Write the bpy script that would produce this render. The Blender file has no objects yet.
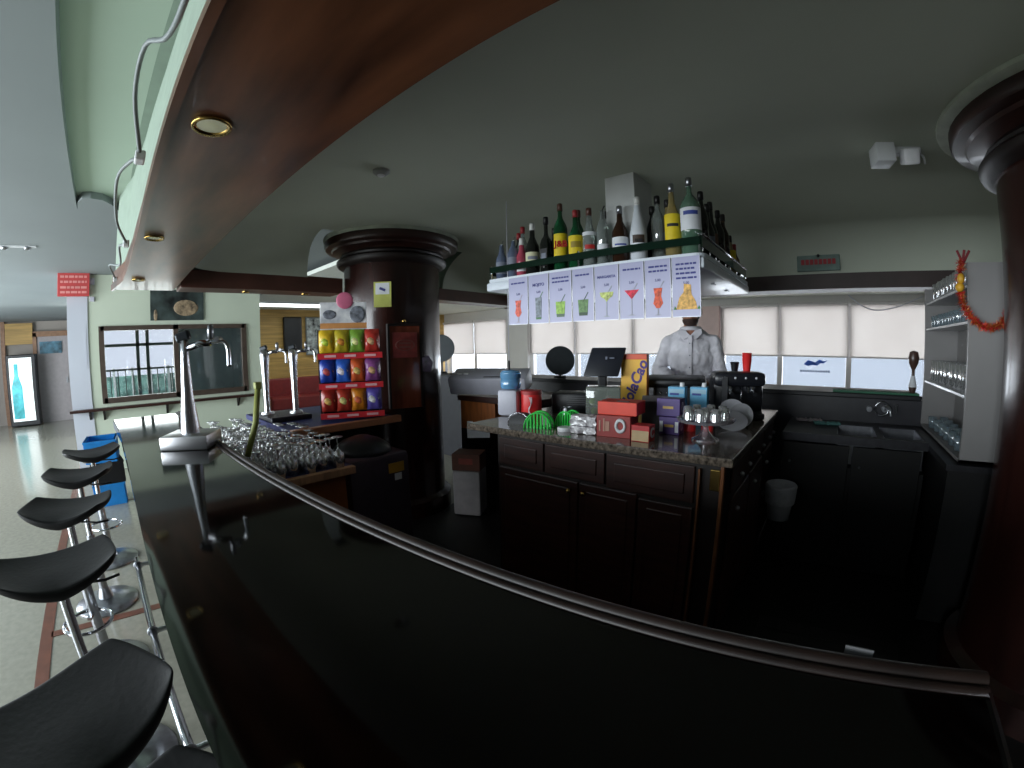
import bpy, bmesh, math, random
from mathutils import Vector, Matrix
random.seed(7)
PI = math.pi
S = bpy.context.scene
C = S.collection
# ------------------------------------------------------------------ camera (wide action camera, stereographic lens)
H = 1.42
PIT, ROLL, YAW = math.radians(5.0), math.radians(-1.0), math.radians(40.8)
cu = Vector((math.sin(ROLL)*math.cos(PIT), -math.cos(ROLL)*math.cos(PIT), -math.sin(PIT)))
fh = Vector((0, 0, 1)) - cu*cu.z
fh.normalize()
rh = fh.cross(cu)
if rh.x < 0: rh = -rh
yc = math.cos(YAW)*fh + math.sin(YAW)*rh
xc = -math.sin(YAW)*fh + math.cos(YAW)*rh
R = Matrix((xc, yc, cu))
cd = bpy.data.cameras.new('camera')
cam = bpy.data.objects.new('camera', cd)
C.objects.link(cam)
right, down, fwd = R.col[0], R.col[1], R.col[2]
M = Matrix.Identity(4)
for i in range(3):
    M[i][0] = right[i]; M[i][1] = -down[i]; M[i][2] = -fwd[i]
M.translation = Vector((0, 0, H))
cam.matrix_world = M
cd.type = 'PANO'
cd.panorama_type = 'FISHEYE_LENS_POLYNOMIAL'
cd.fisheye_fov = math.radians(220)
cd.sensor_width = 36; cd.sensor_height = 27; cd.sensor_fit = 'HORIZONTAL'
# theta = k1 r + k2 r^2 + ... (mm on the sensor)
cd.fisheye_polynomial_k0 = 0.0
cd.fisheye_polynomial_k1 = -0.06612722
cd.fisheye_polynomial_k2 = -1.7797914e-05
cd.fisheye_polynomial_k3 = 2.8340569e-05
cd.fisheye_polynomial_k4 = -4.1167304e-07
cd.clip_start = 0.02; cd.clip_end = 200
S.camera = cam
# ------------------------------------------------------------------ daylight, exposure
W = bpy.data.worlds.new('overcast_sky'); S.world = W
W.use_nodes = True
bg = W.node_tree.nodes['Background']
bg.inputs[0].default_value = (0.74, 0.81, 0.96, 1); bg.inputs[1].default_value = 0.80
S.view_settings.view_transform = 'Standard'
S.view_settings.look = 'None'
S.view_settings.exposure = 0.3
S.view_settings.gamma = 1.0
S.view_settings.use_curve_mapping = False

def area(name, loc, rot, sx, sy, power, col):
    l = bpy.data.lights.new(name, 'AREA'); l.shape = 'RECTANGLE'; l.size = sx; l.size_y = sy
    l.energy = power; l.color = col
    o = bpy.data.objects.new(name, l); C.objects.link(o); o.location = loc; o.rotation_euler = rot
    return o
# daylight through the terrace front of the hall (its open bays are built below)
area('terrace_daylight', (-5.4, -4.6, 1.45), (math.radians(90), 0, 0), 10.0, 2.0, 640, (0.88, 0.96, 1.0))
# daylight behind the far window band
area('window_daylight', (-4.0, 9.2, 1.5), (math.radians(-90), 0, 0), 13.0, 2.2, 600, (0.95, 0.96, 1.0))
# the bright ceiling luminaire beyond the back bar corner and the lit room behind the hall window are in their builders

# ------------------------------------------------------------------ materials
def lin(c):
    return tuple(((v/255)/12.92 if v/255 <= 0.04045 else ((v/255+0.055)/1.055)**2.4) for v in c)
MATS = {}
def mat(name, rgb, rough=0.6, metal=0.0, var=0.06, scale=12.0, bump=0.0, spec=0.5, emit=0.0, coat=0.0, stretch=None, trans=0.0, rgb2=None):
    if name in MATS: return MATS[name]
    m = bpy.data.materials.new(name); m.use_nodes = True
    nt = m.node_tree; b = nt.nodes['Principled BSDF']
    c = lin(rgb)
    tc = nt.nodes.new('ShaderNodeTexCoord'); mp = nt.nodes.new('ShaderNodeMapping')
    nt.links.new(tc.outputs['Object'], mp.inputs[0])
    if stretch: mp.inputs['Scale'].default_value = stretch
    nz = nt.nodes.new('ShaderNodeTexNoise'); nz.inputs['Scale'].default_value = scale; nz.inputs['Detail'].default_value = 4
    nt.links.new(mp.outputs[0], nz.inputs['Vector'])
    rp = nt.nodes.new('ShaderNodeValToRGB')
    c2 = lin(rgb2) if rgb2 else c
    rp.color_ramp.elements[0].position = 0.3; rp.color_ramp.elements[1].position = 0.7
    rp.color_ramp.elements[0].color = (*[max(0, v*(1-var*2)) for v in c], 1)
    rp.color_ramp.elements[1].color = (*[min(1, v*(1+var*2)) for v in c2], 1)
    nt.links.new(nz.outputs['Fac'], rp.inputs[0]); nt.links.new(rp.outputs[0], b.inputs['Base Color'])
    b.inputs['Roughness'].default_value = rough; b.inputs['Metallic'].default_value = metal
    b.inputs['Specular IOR Level'].default_value = spec
    b.inputs['Coat Weight'].default_value = coat; b.inputs['Coat Roughness'].default_value = 0.06
    b.inputs['Transmission Weight'].default_value = trans
    if bump:
        bp = nt.nodes.new('ShaderNodeBump'); bp.inputs['Strength'].default_value = bump; bp.inputs['Distance'].default_value = 0.01
        nt.links.new(nz.outputs['Fac'], bp.inputs['Height']); nt.links.new(bp.outputs[0], b.inputs['Normal'])
    if emit:
        nt.links.new(rp.outputs[0], b.inputs['Emission Color']); b.inputs['Emission Strength'].default_value = emit
    MATS[name] = m
    return m
def thin_glass(name, rgb, tint=0.1, gloss=0.12, rough=0.03, refl=(1, 1, 1)):
    """clear thin glass: see-through with fresnel reflections"""
    if name in MATS: return MATS[name]
    m = bpy.data.materials.new(name); m.use_nodes = True
    nt = m.node_tree; nt.nodes.clear()
    out = nt.nodes.new('ShaderNodeOutputMaterial')
    tr = nt.nodes.new('ShaderNodeBsdfTransparent'); gl = nt.nodes.new('ShaderNodeBsdfGlossy'); df = nt.nodes.new('ShaderNodeBsdfDiffuse')
    c = lin(rgb)
    tr.inputs[0].default_value = (*[v*(1-tint)+tint*v*0.6 for v in c], 1)
    gl.inputs[0].default_value = (*refl, 1); gl.inputs['Roughness'].default_value = rough
    df.inputs[0].default_value = (*c, 1)
    lw = nt.nodes.new('ShaderNodeLayerWeight'); lw.inputs[0].default_value = 0.35
    ad = nt.nodes.new('ShaderNodeMath'); ad.operation = 'ADD'; ad.use_clamp = True; ad.inputs[1].default_value = gloss
    ml = nt.nodes.new('ShaderNodeMath'); ml.operation = 'MULTIPLY'; ml.inputs[1].default_value = 0.8
    nt.links.new(lw.outputs['Fresnel'], ml.inputs[0]); nt.links.new(ml.outputs[0], ad.inputs[0])
    m1 = nt.nodes.new('ShaderNodeMixShader'); m1.inputs[0].default_value = tint
    m2 = nt.nodes.new('ShaderNodeMixShader')
    nt.links.new(tr.outputs[0], m1.inputs[1]); nt.links.new(df.outputs[0], m1.inputs[2])
    nt.links.new(ad.outputs[0], m2.inputs[0]); nt.links.new(m1.outputs[0], m2.inputs[1]); nt.links.new(gl.outputs[0], m2.inputs[2])
    nt.links.new(m2.outputs[0], out.inputs[0])
    MATS[name] = m
    return m
def fabric_blind():
    m = bpy.data.materials.new('roller_blind_fabric'); m.use_nodes = True
    nt = m.node_tree; nt.nodes.clear(); out = nt.nodes.new('ShaderNodeOutputMaterial')
    d = nt.nodes.new('ShaderNodeBsdfDiffuse'); t = nt.nodes.new('ShaderNodeBsdfTranslucent'); x = nt.nodes.new('ShaderNodeMixShader')
    wv = nt.nodes.new('ShaderNodeTexNoise'); wv.inputs['Scale'].default_value = 1.2
    tc = nt.nodes.new('ShaderNodeTexCoord'); nt.links.new(tc.outputs['Object'], wv.inputs['Vector'])
    rp = nt.nodes.new('ShaderNodeValToRGB')
    rp.color_ramp.elements[0].color = (0.55, 0.515, 0.49, 1); rp.color_ramp.elements[1].color = (0.64, 0.61, 0.585, 1)
    nt.links.new(wv.outputs['Fac'], rp.inputs[0])
    nt.links.new(rp.outputs[0], d.inputs[0]); nt.links.new(rp.outputs[0], t.inputs[0]); x.inputs[0].default_value = 0.72
    nt.links.new(d.outputs[0], x.inputs[1]); nt.links.new(t.outputs[0], x.inputs[2]); nt.links.new(x.outputs[0], out.inputs[0])
    return m
bar_top_m = mat('polished_black_bar_top', (5, 3, 3), 0.06, var=0.15, scale=3, spec=0.36)
mahog = mat('dark_mahogany', (50, 25, 19), 0.42, var=0.22, scale=5, stretch=(1, 1, 7), coat=0.1)
mahog_b = mat('mahogany_beam', (76, 44, 28), 0.33, var=0.25, scale=3, stretch=(0.6, 3, 3), coat=0.12, rgb2=(104, 64, 42))
mahog_d = mat('mahogany_dark_panel', (24, 13, 10), 0.5, var=0.2, scale=5, stretch=(1, 1, 6))
mould = mat('worn_brown_moulding', (34, 23, 19), 0.45, var=0.25, scale=10)
ceil_m = mat('grey_green_ceiling_paint', (196, 202, 186), 0.85, var=0.02, scale=1.5)
ceil_l = mat('pale_hall_ceiling_paint', (134, 141, 142), 0.85, var=0.02, scale=1.2)
cove_m = mat('mint_cove_paint', (172, 188, 172), 0.8, var=0.02, scale=1.2)
plaster = mat('pale_green_plaster', (206, 216, 196), 0.8, var=0.02, scale=1.5)
lilac = mat('lilac_white_paint', (198, 202, 212), 0.8, var=0.02, scale=1.5)
white_w = mat('white_paint', (215, 213, 210), 0.7, var=0.02, scale=2)
floor_m = mat('pale_speckled_terrazzo', (150, 148, 135), 0.22, var=0.05, scale=25, coat=0.2)
floor_d = mat('dark_brown_bar_floor', (16, 14, 13), 0.5, var=0.2, scale=8)
inlay = mat('brown_floor_inlay', (108, 62, 44), 0.35, var=0.1, scale=12)
chrome = mat('polished_chrome', (205, 208, 214), 0.13, 1.0, var=0.02)
steel = mat('brushed_steel', (170, 172, 178), 0.28, 1.0, var=0.06, scale=30)
dsteel = mat('dark_sink_steel', (70, 70, 74), 0.4, 0.9, var=0.08, scale=20)
black = mat('black_plastic', (22, 24, 28), 0.4, var=0.1)
blackleather = mat('black_leather', (15, 15, 17), 0.55, var=0.12, scale=60, bump=0.08, spec=.3)
brass = mat('old_brass', (176, 146, 84), 0.25, 1.0, var=0.08)
whitep = mat('white_plastic', (222, 224, 226), 0.4, var=0.02)
whitelam = mat('white_laminate', (205, 212, 220), 0.3, var=0.02)
greyp = mat('grey_plastic', (198, 198, 210), 0.45, var=0.03)
red = mat('red_plastic', (232, 52, 52), 0.4, var=0.05)
redm = mat('matt_red_card', (222, 72, 52), 0.55, var=0.05)
redsign = mat('red_sign_face', (196, 72, 72), 0.5, var=0.04)
green = mat('green_plastic', (44, 205, 74), 0.35, var=0.06)
granite = mat('brown_granite', (100, 90, 80), 0.14, var=0.4, scale=60, coat=0.3)
lightwood = mat('light_beech_edge', (196, 150, 112), 0.5, var=0.1, scale=8, stretch=(1, 6, 1))
bluemat = mat('navy_rubber_mat', (36, 42, 98), 0.6, var=0.1, scale=30)
yellowwood = mat('honey_wood_wall', (186, 150, 84), 0.5, var=0.15, scale=3, stretch=(1, 0.3, 6))
blue = mat('bright_blue_plastic', (30, 130, 205), 0.4, var=0.05)
glassm = thin_glass('clear_drinking_glass', (252, 254, 255), 0.26, 0.42)
windowg = thin_glass('window_glass', (246, 250, 252), 0.0, 0.03)
shirtm = mat('white_cotton_shirt', (228, 226, 232), 0.85, var=0.05, scale=14, bump=0.9)
skinm = mat('warm_skin', (176, 122, 96), 0.55, var=0.06, scale=20)
hairm = mat('dark_brown_hair', (32, 24, 20), 0.6, var=0.2, scale=60)
ink = mat('dark_blue_ink', (52, 56, 120), 0.7)
paper = mat('white_printed_paper', (156, 156, 186), 0.35, var=0.03, scale=3)
wood_or = mat('orange_brown_wood', (150, 86, 40), 0.45, var=0.15, scale=5, stretch=(6, 1, 1))

# ------------------------------------------------------------------ geometry helpers
def B(): return bmesh.new()
def place(bm, vs, mtx): bmesh.ops.transform(bm, matrix=mtx, verts=vs)
def box(bm, c, s, rz=0, bev=0.0, rx=0, ry=0, mi=0):
    r = bmesh.ops.create_cube(bm, size=1)
    vs = r['verts']
    bmesh.ops.scale(bm, vec=s, verts=vs)
    if bev:
        es = {e for v in vs for e in v.link_edges}
        o = bmesh.ops.bevel(bm, geom=list(es), offset=bev, segments=2, affect='EDGES', profile=0.5)
        vs = list({v for f in o['faces'] for v in f.verts} | {v for v in vs if v.is_valid})
        vs = list({v for v in vs} | {v for v in bm.verts if v.is_valid and any(v in f.verts for f in o['faces'])})
    m = Matrix.Translation(c) @ Matrix.Rotation(rz, 4, 'Z') @ Matrix.Rotation(ry, 4, 'Y') @ Matrix.Rotation(rx, 4, 'X')
    place(bm, vs, m)
    if mi:
        for f in {f for v in vs for f in v.link_faces}: f.material_index = mi
    return vs
def aabb(bm, x0, x1, y0, y1, z0, z1, bev=0.0, mi=0):
    return box(bm, ((x0+x1)/2, (y0+y1)/2, (z0+z1)/2), (abs(x1-x0), abs(y1-y0), abs(z1-z0)), bev=bev, mi=mi)
def cyl(bm, p0, p1, r0, r1=None, seg=20, caps=True):
    p0, p1 = Vector(p0), Vector(p1)
    r1 = r0 if r1 is None else r1
    d = p1-p0
    r = bmesh.ops.create_cone(bm, cap_ends=caps, segments=seg, radius1=r0, radius2=max(r1, 1e-4), depth=d.length)
    q = Vector((0, 0, 1)).rotation_difference(d.normalized())
    place(bm, r['verts'], Matrix.Translation((p0+p1)/2) @ q.to_matrix().to_4x4())
    return r['verts']
def lathe(bm, prof, c=(0, 0, 0), seg=28, closed=False, mi=0, a0=0, a1=2*PI, sx=1, sy=1):
    full = abs(a1-a0-2*PI) < 1e-6
    n = seg if full else seg+1
    rings = []
    for r, z in prof:
        ring = []
        for i in range(n):
            a = a0+(a1-a0)*i/seg
            ring.append(bm.verts.new((c[0]+r*math.cos(a)*sx, c[1]+r*math.sin(a)*sy, c[2]+z)))
        rings.append(ring)
    for k in range(len(rings)-1):
        for i in range(seg):
            j = (i+1) % n
            try:
                f = bm.faces.new((rings[k][i], rings[k][j], rings[k+1][j], rings[k+1][i])); f.material_index = mi; f.smooth = True
            except ValueError: pass
    return rings
def tube(bm, pts, r, seg=10, caps=True):
    pts = [Vector(p) for p in pts]
    rings = []; prev = None
    for i, p in enumerate(pts):
        t = (pts[min(i+1, len(pts)-1)]-pts[max(i-1, 0)]).normalized()
        if prev is None:
            n = t.orthogonal().normalized()
        else:
            n = (prev-t*prev.dot(t)).normalized()
        prev = n
        b = t.cross(n)
        rr = r[i] if isinstance(r, (list, tuple)) else r
        rings.append([bm.verts.new(p+rr*(math.cos(2*PI*k/seg)*n+math.sin(2*PI*k/seg)*b)) for k in range(seg)])
    for a, b2 in zip(rings, rings[1:]):
        for k in range(seg):
            f = bm.faces.new((a[k], a[(k+1) % seg], b2[(k+1) % seg], b2[k])); f.smooth = True
    if caps:
        bm.faces.new(rings[0][::-1]); bm.faces.new(rings[-1])
def smoothpath(pts, n=6):
    P = [Vector(p) for p in pts]; out = []
    for i in range(len(P)-1):
        a, b, c, d = P[max(i-1, 0)], P[i], P[i+1], P[min(i+2, len(P)-1)]
        for k in range(n):
            t = k/n
            out.append(0.5*((2*b)+(c-a)*t+(2*a-5*b+4*c-d)*t*t+(3*b-a-3*c+d)*t**3))
    out.append(P[-1]); return out
def ball(bm, c, r, seg=16, s=(1, 1, 1), rot=None):
    o = bmesh.ops.create_uvsphere(bm, u_segments=seg, v_segments=max(6, seg*2//3), radius=r)
    m = Matrix.Translation(c) @ (rot if rot else Matrix.Identity(4)) @ Matrix.Diagonal((*s, 1))
    place(bm, o['verts'], m)
    for v in o['verts']:
        for f in v.link_faces: f.smooth = True
def torus(bm, c, Rr, r, seg=32, s2=8, axis='Z'):
    vs = []
    for i in range(seg):
        a = 2*PI*i/seg; row = []
        for j in range(s2):
            b = 2*PI*j/s2
            p = Vector(((Rr+r*math.cos(b))*math.cos(a), (Rr+r*math.cos(b))*math.sin(a), r*math.sin(b)))
            if axis == 'X': p = Vector((p.z, p.x, p.y))
            if axis == 'Y': p = Vector((p.x, p.z, p.y))
            row.append(bm.verts.new(p+Vector(c)))
        vs.append(row)
    for i in range(seg):
        for j in range(s2):
            f = bm.faces.new((vs[i][j], vs[(i+1) % seg][j], vs[(i+1) % seg][(j+1) % s2], vs[i][(j+1) % s2])); f.smooth = True
def prism(bm, poly, z0, z1, mtx=None, mi=0):
    a = [bm.verts.new((x, y, z0)) for x, y in poly]; b = [bm.verts.new((x, y, z1)) for x, y in poly]
    fs = [bm.faces.new(a[::-1]), bm.faces.new(b)]
    n = len(poly)
    for i in range(n): fs.append(bm.faces.new((a[i], a[(i+1) % n], b[(i+1) % n], b[i])))
    for f in fs: f.material_index = mi
    if mtx is not None: place(bm, a+b, mtx)
def obj(name, bm, m, parent=None, smooth=None, loc=None):
    bmesh.ops.recalc_face_normals(bm, faces=bm.faces)
    me = bpy.data.meshes.new(name); bm.to_mesh(me); bm.free()
    for x in (m if isinstance(m, (list, tuple)) else [m]): me.materials.append(x)
    if smooth is True:
        for p in me.polygons: p.use_smooth = True
        try: me.set_sharp_from_angle(angle=math.radians(40))
        except Exception: pass
    o = bpy.data.objects.new(name, me); C.objects.link(o)
    if parent: o.parent = parent
    if loc: o.location = loc
    return o
def thing(name, label, cat, loc=(0, 0, 0), rz=0, group=None):
    o = bpy.data.objects.new(name, None); C.objects.link(o); o.empty_display_size = 0.05
    o.location = loc; o.rotation_euler = (0, 0, rz)
    return tag(o, label, cat, group)
def tag(o, label, cat, group=None, kind=None):
    o['label'] = label; o['category'] = cat
    if group: o['group'] = group
    if kind: o['kind'] = kind
    return o
def struct(name, bm, m, parent=None, smooth=None):
    o = obj(name, bm, m, parent, smooth); o['kind'] = 'structure'; return o
def dup(root, loc=None, rz=None, label=None, group=None):
    r = root.copy(); C.objects.link(r)
    if loc is not None: r.location = loc
    if rz is not None: r.rotation_euler = (0, 0, rz)
    if label: r['label'] = label
    if group: r['group'] = group
    for ch in list(root.children):
        c = ch.copy(); C.objects.link(c); c.parent = r
        for g in list(ch.children):
            d = g.copy(); C.objects.link(d); d.parent = c
    return r
def text_bm(s, size, mtx, ext=0.001, shear=0.0, bold=0.0):
    cu_ = bpy.data.curves.new('lettering', 'FONT'); cu_.body = s; cu_.size = size; cu_.extrude = ext
    cu_.align_x = 'CENTER'; cu_.align_y = 'CENTER'; cu_.shear = shear; cu_.offset = bold
    o = bpy.data.objects.new('lettering', cu_); C.objects.link(o)
    dg = bpy.context.evaluated_depsgraph_get(); dg.update()
    me = bpy.data.meshes.new_from_object(o.evaluated_get(dg))
    bpy.data.objects.remove(o); bpy.data.curves.remove(cu_)
    bm = bmesh.new(); bm.from_mesh(me); bpy.data.meshes.remove(me)
    bmesh.ops.transform(bm, matrix=mtx, verts=bm.verts)
    return bm
def face_mtx(loc, rz=0, rot=0, tilt=0):
    """text/flat art standing upright, facing -Y turned by rz about Z, rotated by rot in its own plane"""
    return Matrix.Translation(loc) @ Matrix.Rotation(rz, 4, 'Z') @ Matrix.Rotation(PI/2+tilt, 4, 'X') @ Matrix.Rotation(rot, 4, 'Z')

# ================================================================== THE SETTING
HC = 2.55   # hall ceiling
BC = 2.37   # ceiling above the bar
XL, XR, YB = -14.0, 3.4, 8.5
bm = B(); aabb(bm, XL-.2, XR+.2, -4.5, YB+.2, -0.12, 0); struct('floor', bm, floor_m)
bm = B(); aabb(bm, -2.85, 1.6, 0.16, 4.0, 0.0, 0.012); struct('floor_inner', bm, floor_d)
# floor inlays
bm = B()
aabb(bm, -12.5, -0.3, -0.68, -0.61, 0.0005, 0.003)
for x in (-2.75, -5.2, -7.6): aabb(bm, x-.03, x+.03, -0.62, 0.13, 0.0005, 0.003)
struct('trim_1', bm, inlay)
# walls
bm = B(); aabb(bm, -6.95, -6.8, -0.36, -0.2, 0, HC); aabb(bm, -6.95, -6.8, 1.8, 2.05, 0, HC)
aabb(bm, -6.95, -6.8, -0.2, 1.8, 0, 0.9); aabb(bm, -6.95, -6.8, -0.2, 1.8, 1.87, HC)
struct('wall_left', bm, plaster)
bm = B(); aabb(bm, -7.0, -6.78, -0.62, -0.36, 0, HC)
aabb(bm, -6.785, -6.775, -0.40, -0.385, 1.35, 1.9); struct('trim_2', bm, lilac)
bm = B(); aabb(bm, XL-.2, XL, -4.5, -.55, 0, 3.0); aabb(bm, XL-.2, XL, 2.6, YB, 0, 3.0); struct('wall_far', bm, mat('beige_far_wall', (168, 160, 152), .7, var=.03, scale=2))
bm = B(); aabb(bm, XR, XR+.2, -4.5, YB, 0, 3.0); struct('wall_right', bm, mat('dark_right_wall', (50, 42, 38), .7, var=.05, scale=2))
# front: solid near the camera, unseen open terrace bays widened to light the island
bm = B(); aabb(bm, -.4, XR+.2, -4.5, -4.3, 0, 3.0); struct('wall_front', bm, mat('grey_front_wall', (120, 118, 110), .8, var=.03, scale=2))
bm = B()
aabb(bm, XL-.2, -.4, -4.5, -4.4, 0, 0.4); aabb(bm, XL-.2, -.4, -4.5, -4.4, 2.45, 3.0)
for x in (-14, -11.6, -9.2, -6.8, -4.4, -2.0, -.45): aabb(bm, x-.05, x+.05, -4.5, -4.4, 0.4, 2.45)
struct('window_6', bm, mat('dark_window_frame', (60, 52, 46), .5))
# right end wall of service opening
bm = B()
# window wall: sill band, head, piers
ZS, ZH = 0.45, 2.16
aabb(bm, XL, XR, YB, YB+.2, 0, ZS); aabb(bm, XL, XR, YB, YB+.2, ZH, 3.0)
aabb(bm, XL, -10.3, YB, YB+.2, ZS, ZH); aabb(bm, -7.42, -6.72, YB-.1, YB+.2, ZS, ZH); aabb(bm, 1.9, XR, YB, YB+.2, ZS, ZH)
struct('wall_back', bm, white_w)
bm = B(); aabb(bm, -2.45, -2.05, YB-.12, YB+.2, ZS, ZH); struct('trim_11', bm, mat('pinkish_pier_paint', (222, 196, 192), .7, var=.02))
blind_m = fabric_blind()
frame_m = mat('white_window_frame', (226, 222, 222), .5, var=.02)
wins = [(-10.3, -7.42, (-8.7,)), (-6.72, -2.45, (-5.36, -3.9)), (-2.05, 1.9, (-0.92, 0.3))]
for k, (a, b, mull) in enumerate(wins):
    fr = B()
    aabb(fr, a, b, YB+.04, YB+.12, ZS, ZS+.09); aabb(fr, a, b, YB+.04, YB+.12, ZH-.06, ZH)
    for x in (a+.04, b-.04)+mull: aabb(fr, x-.045, x+.045, YB+.03, YB+.13, ZS, ZH)
    w = struct('window_%d' % (k+1), fr, frame_m)
    p = B(); aabb(p, a, b, YB+.075, YB+.085, ZS, ZH); obj('window_pane', p, windowg, w)
    edges = [a]+list(mull)+[b]
    for j in range(len(edges)-1):
        q = B(); x0, x1 = edges[j]+.02, edges[j+1]-.02
        aabb(q, x0, x1, YB-.02, YB-.016, 1.24, 2.14); bl = obj('roller_blind', q, blind_m)
        tag(bl, ['white roller blind half lowered, %s pane of the far left windows', 'white roller blind half lowered behind the cocktail posters, %s pane', 'white roller blind half lowered over the sink, %s pane'][k] % (['left', 'middle', 'right'][j] if len(edges) == 4 else ['left', 'right'][j]), 'blind', 'roller blinds on the far windows')
        q = B(); cyl(q, (x0, YB-.018, 1.235), (x1, YB-.018, 1.235), .014, seg=10); obj('bottom_bar', q, frame_m, bl)
        q = B(); cyl(q, (x0, YB-.03, 2.15), (x1, YB-.03, 2.15), .03, seg=12); obj('roller_tube', q, frame_m, bl)
# blue logo sticker on glass
s = thing('window_sticker', 'small blue wave logo sticker with lettering on the window pane over the sink', 'sticker', (-0.29, YB+.07, 1.02))
bm = B()
for dx, dz, sg in ((-.05, .07, 1), (.06, .11, -1)):
    pts = [(-.17, 0), (-.08, .045*sg+.03), (.02, .05), (.1, .02), (.19, .045), (.1, -.02), (.0, -.01), (-.08, -.03)]
    prism(bm, [(x*.9, y) for x, y in pts], 0, .002, face_mtx((dx, 0, dz)))
obj('logo', bm, mat('sticker_blue', (40, 90, 190), .5), s)
bm = B()
for i in range(12): aabb(bm, -.26+i*.045, -.26+i*.045+.03, -.002, 0, -.07, -.03)
obj('lettering', bm, mat('sticker_grey', (120, 140, 190), .5), s)
# ceilings ---------------------------------------------------------
def slab(bm, x0, x1, y0, y1, z, t=.1): aabb(bm, x0, x1, y0, y1, z, z+t)
bm = B()
slab(bm, XL, XR, -4.5, -0.305, HC)
slab(bm, XL, -4.5, -0.305, YB, HC); slab(bm, -4.5, -3.65, 0.0, YB, HC)
prism(bm, [(-4.5, -.305), (-3.9, -.305), (-3.72, -.295), (-3.62, -.26), (-3.6, -.2), (-3.62, -.12), (-3.7, -.06), (-3.85, 0), (-4.5, 0)], HC, HC+.1)
struct('ceiling', bm, ceil_l)
bm = B(); slab(bm, -4.6, XR, -0.40, 0.16, HC+.05); aabb(bm, -4.6, XR, -.36, -.34, HC+.1, HC+.15); struct('ceiling_cove', bm, cove_m)
bm = B(); slab(bm, -3.65, XR, 4.4, YB, 2.30); slab(bm, -13.5, -3.65, 2.3, YB, 2.42, .05); struct('ceiling_back', bm, mat('pale_back_ceiling', (214, 218, 210), .8, var=.02))
# vaulted ceiling above the bar: cove from the ring beam up to BC
bm = B()
BO0 = [(-3.65, -.02), (-3.2, .055), (-2.6, .08), (-1.9, .09), (-.9, .085), (XR, .08)]
x0, x1, y0, y1 = -3.40, 2.6, 0.44, 4.1
cr = .40
def cove_ring(inset, z, rad):
    pts = []
    a0, a1, b0, b1 = x0+inset, x1-inset, y0+inset, y1-inset
    for cx, cy, st in ((a1-rad, b1-rad, 0), (a0+rad, b1-rad, PI/2), (a0+rad, b0+rad, PI), (a1-rad, b0+rad, 1.5*PI)):
        for i in range(9):
            a = st+PI/2*i/8
            pts.append(bm.verts.new((cx+rad*math.cos(a), cy+rad*math.sin(a), z)))
    return pts
prev = None
for i in range(25):
    t = i/24*PI/2
    ring = cove_ring(cr*(1-math.cos(t)), 2.03+(BC-2.03)*math.sin(t), .35)
    if prev:
        n = len(ring)
        for k in range(n):
            f = bm.faces.new((prev[k], prev[(k+1) % n], ring[(k+1) % n], ring[k])); f.smooth = True
    prev = ring
bm.faces.new(prev)
bmesh.ops.subdivide_edges(bm, edges=[e for e in bm.edges if e.calc_length() > .5 and len(e.link_faces) == 2 and max(v.co.z for v in e.verts) < BC-.001 or (e.calc_length() > .5 and len(e.link_faces) == 1)], cuts=110, use_grid_fill=True)
bmesh.ops.delete(bm, geom=[f for f in bm.faces if (f.calc_center_median().xy-Vector((-3.24, 2.15))).length < .74 and f.calc_center_median().z < BC-.01 and f.calc_area() < .1], context='FACES')
for v in bm.verts:
    if v.is_boundary and 2.04 < v.co.z < BC-.005:
        d = v.co.xy-Vector((-3.24, 2.15)); k = .745/max(d.length, 1e-3)
        if .9 < k < 1.1: v.co.y = 2.15+(1 if d.y > 0 else -1)*math.sqrt(max(0, .745**2-d.x**2))
struct('ceiling_inner', bm, ceil_m)
bm = B(); prism(bm, [(x, y+.02) for x, y in BO0]+[(XR, .2), (-3.65, .2)], 2.03, HC+.25); aabb(bm, -3.66, -3.62, 0.06, 1.5, 2.03, HC+.1); aabb(bm, -3.66, -3.62, 2.85, 4.4, 2.03, HC+.1); aabb(bm, -3.65, XR, 4.36, 4.4, 2.03, HC+.1); aabb(bm, -3.65, XR, .06, 4.4, 2.6, 2.65)
struct('trim_3', bm, mat('dusty_green_bulkhead', (136, 152, 138), .85, var=.03))
# ring beams (mahogany soffit)
bm = B()
BO = [(-3.65, -.02), (-3.2, .055), (-2.6, .08), (-1.9, .09), (-.9, .085), (XR, .08)]
BI = [(XR, .47), (0, .46), (-1.1, .44), (-2.8, .42), (-3.65, .42)]
prism(bm, BO+BI, 1.92, 2.04)
prism(bm, [(x, y-.012) for x, y in BO]+[(x, y+.008) for x, y in BO[::-1]], 1.912, 1.955)
struct('trim_4', bm, mahog_b)
bm = B(); aabb(bm, -3.65, -3.40, 0.44, 1.75, 1.91, 2.04, bev=.006); aabb(bm, -3.65, -3.40, 2.5, 4.1, 1.91, 2.04, bev=.006)
struct('trim_5', bm, mat('brown_cross_beam', (92, 58, 48), .4, var=.15, scale=4))
bm = B(); aabb(bm, -3.65, XR, 4.1, 4.4, 1.90, 2.04, bev=.006); struct('trim_6', bm, mat('brown_back_beam', (70, 58, 56), .5, var=.1, scale=4))
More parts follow.
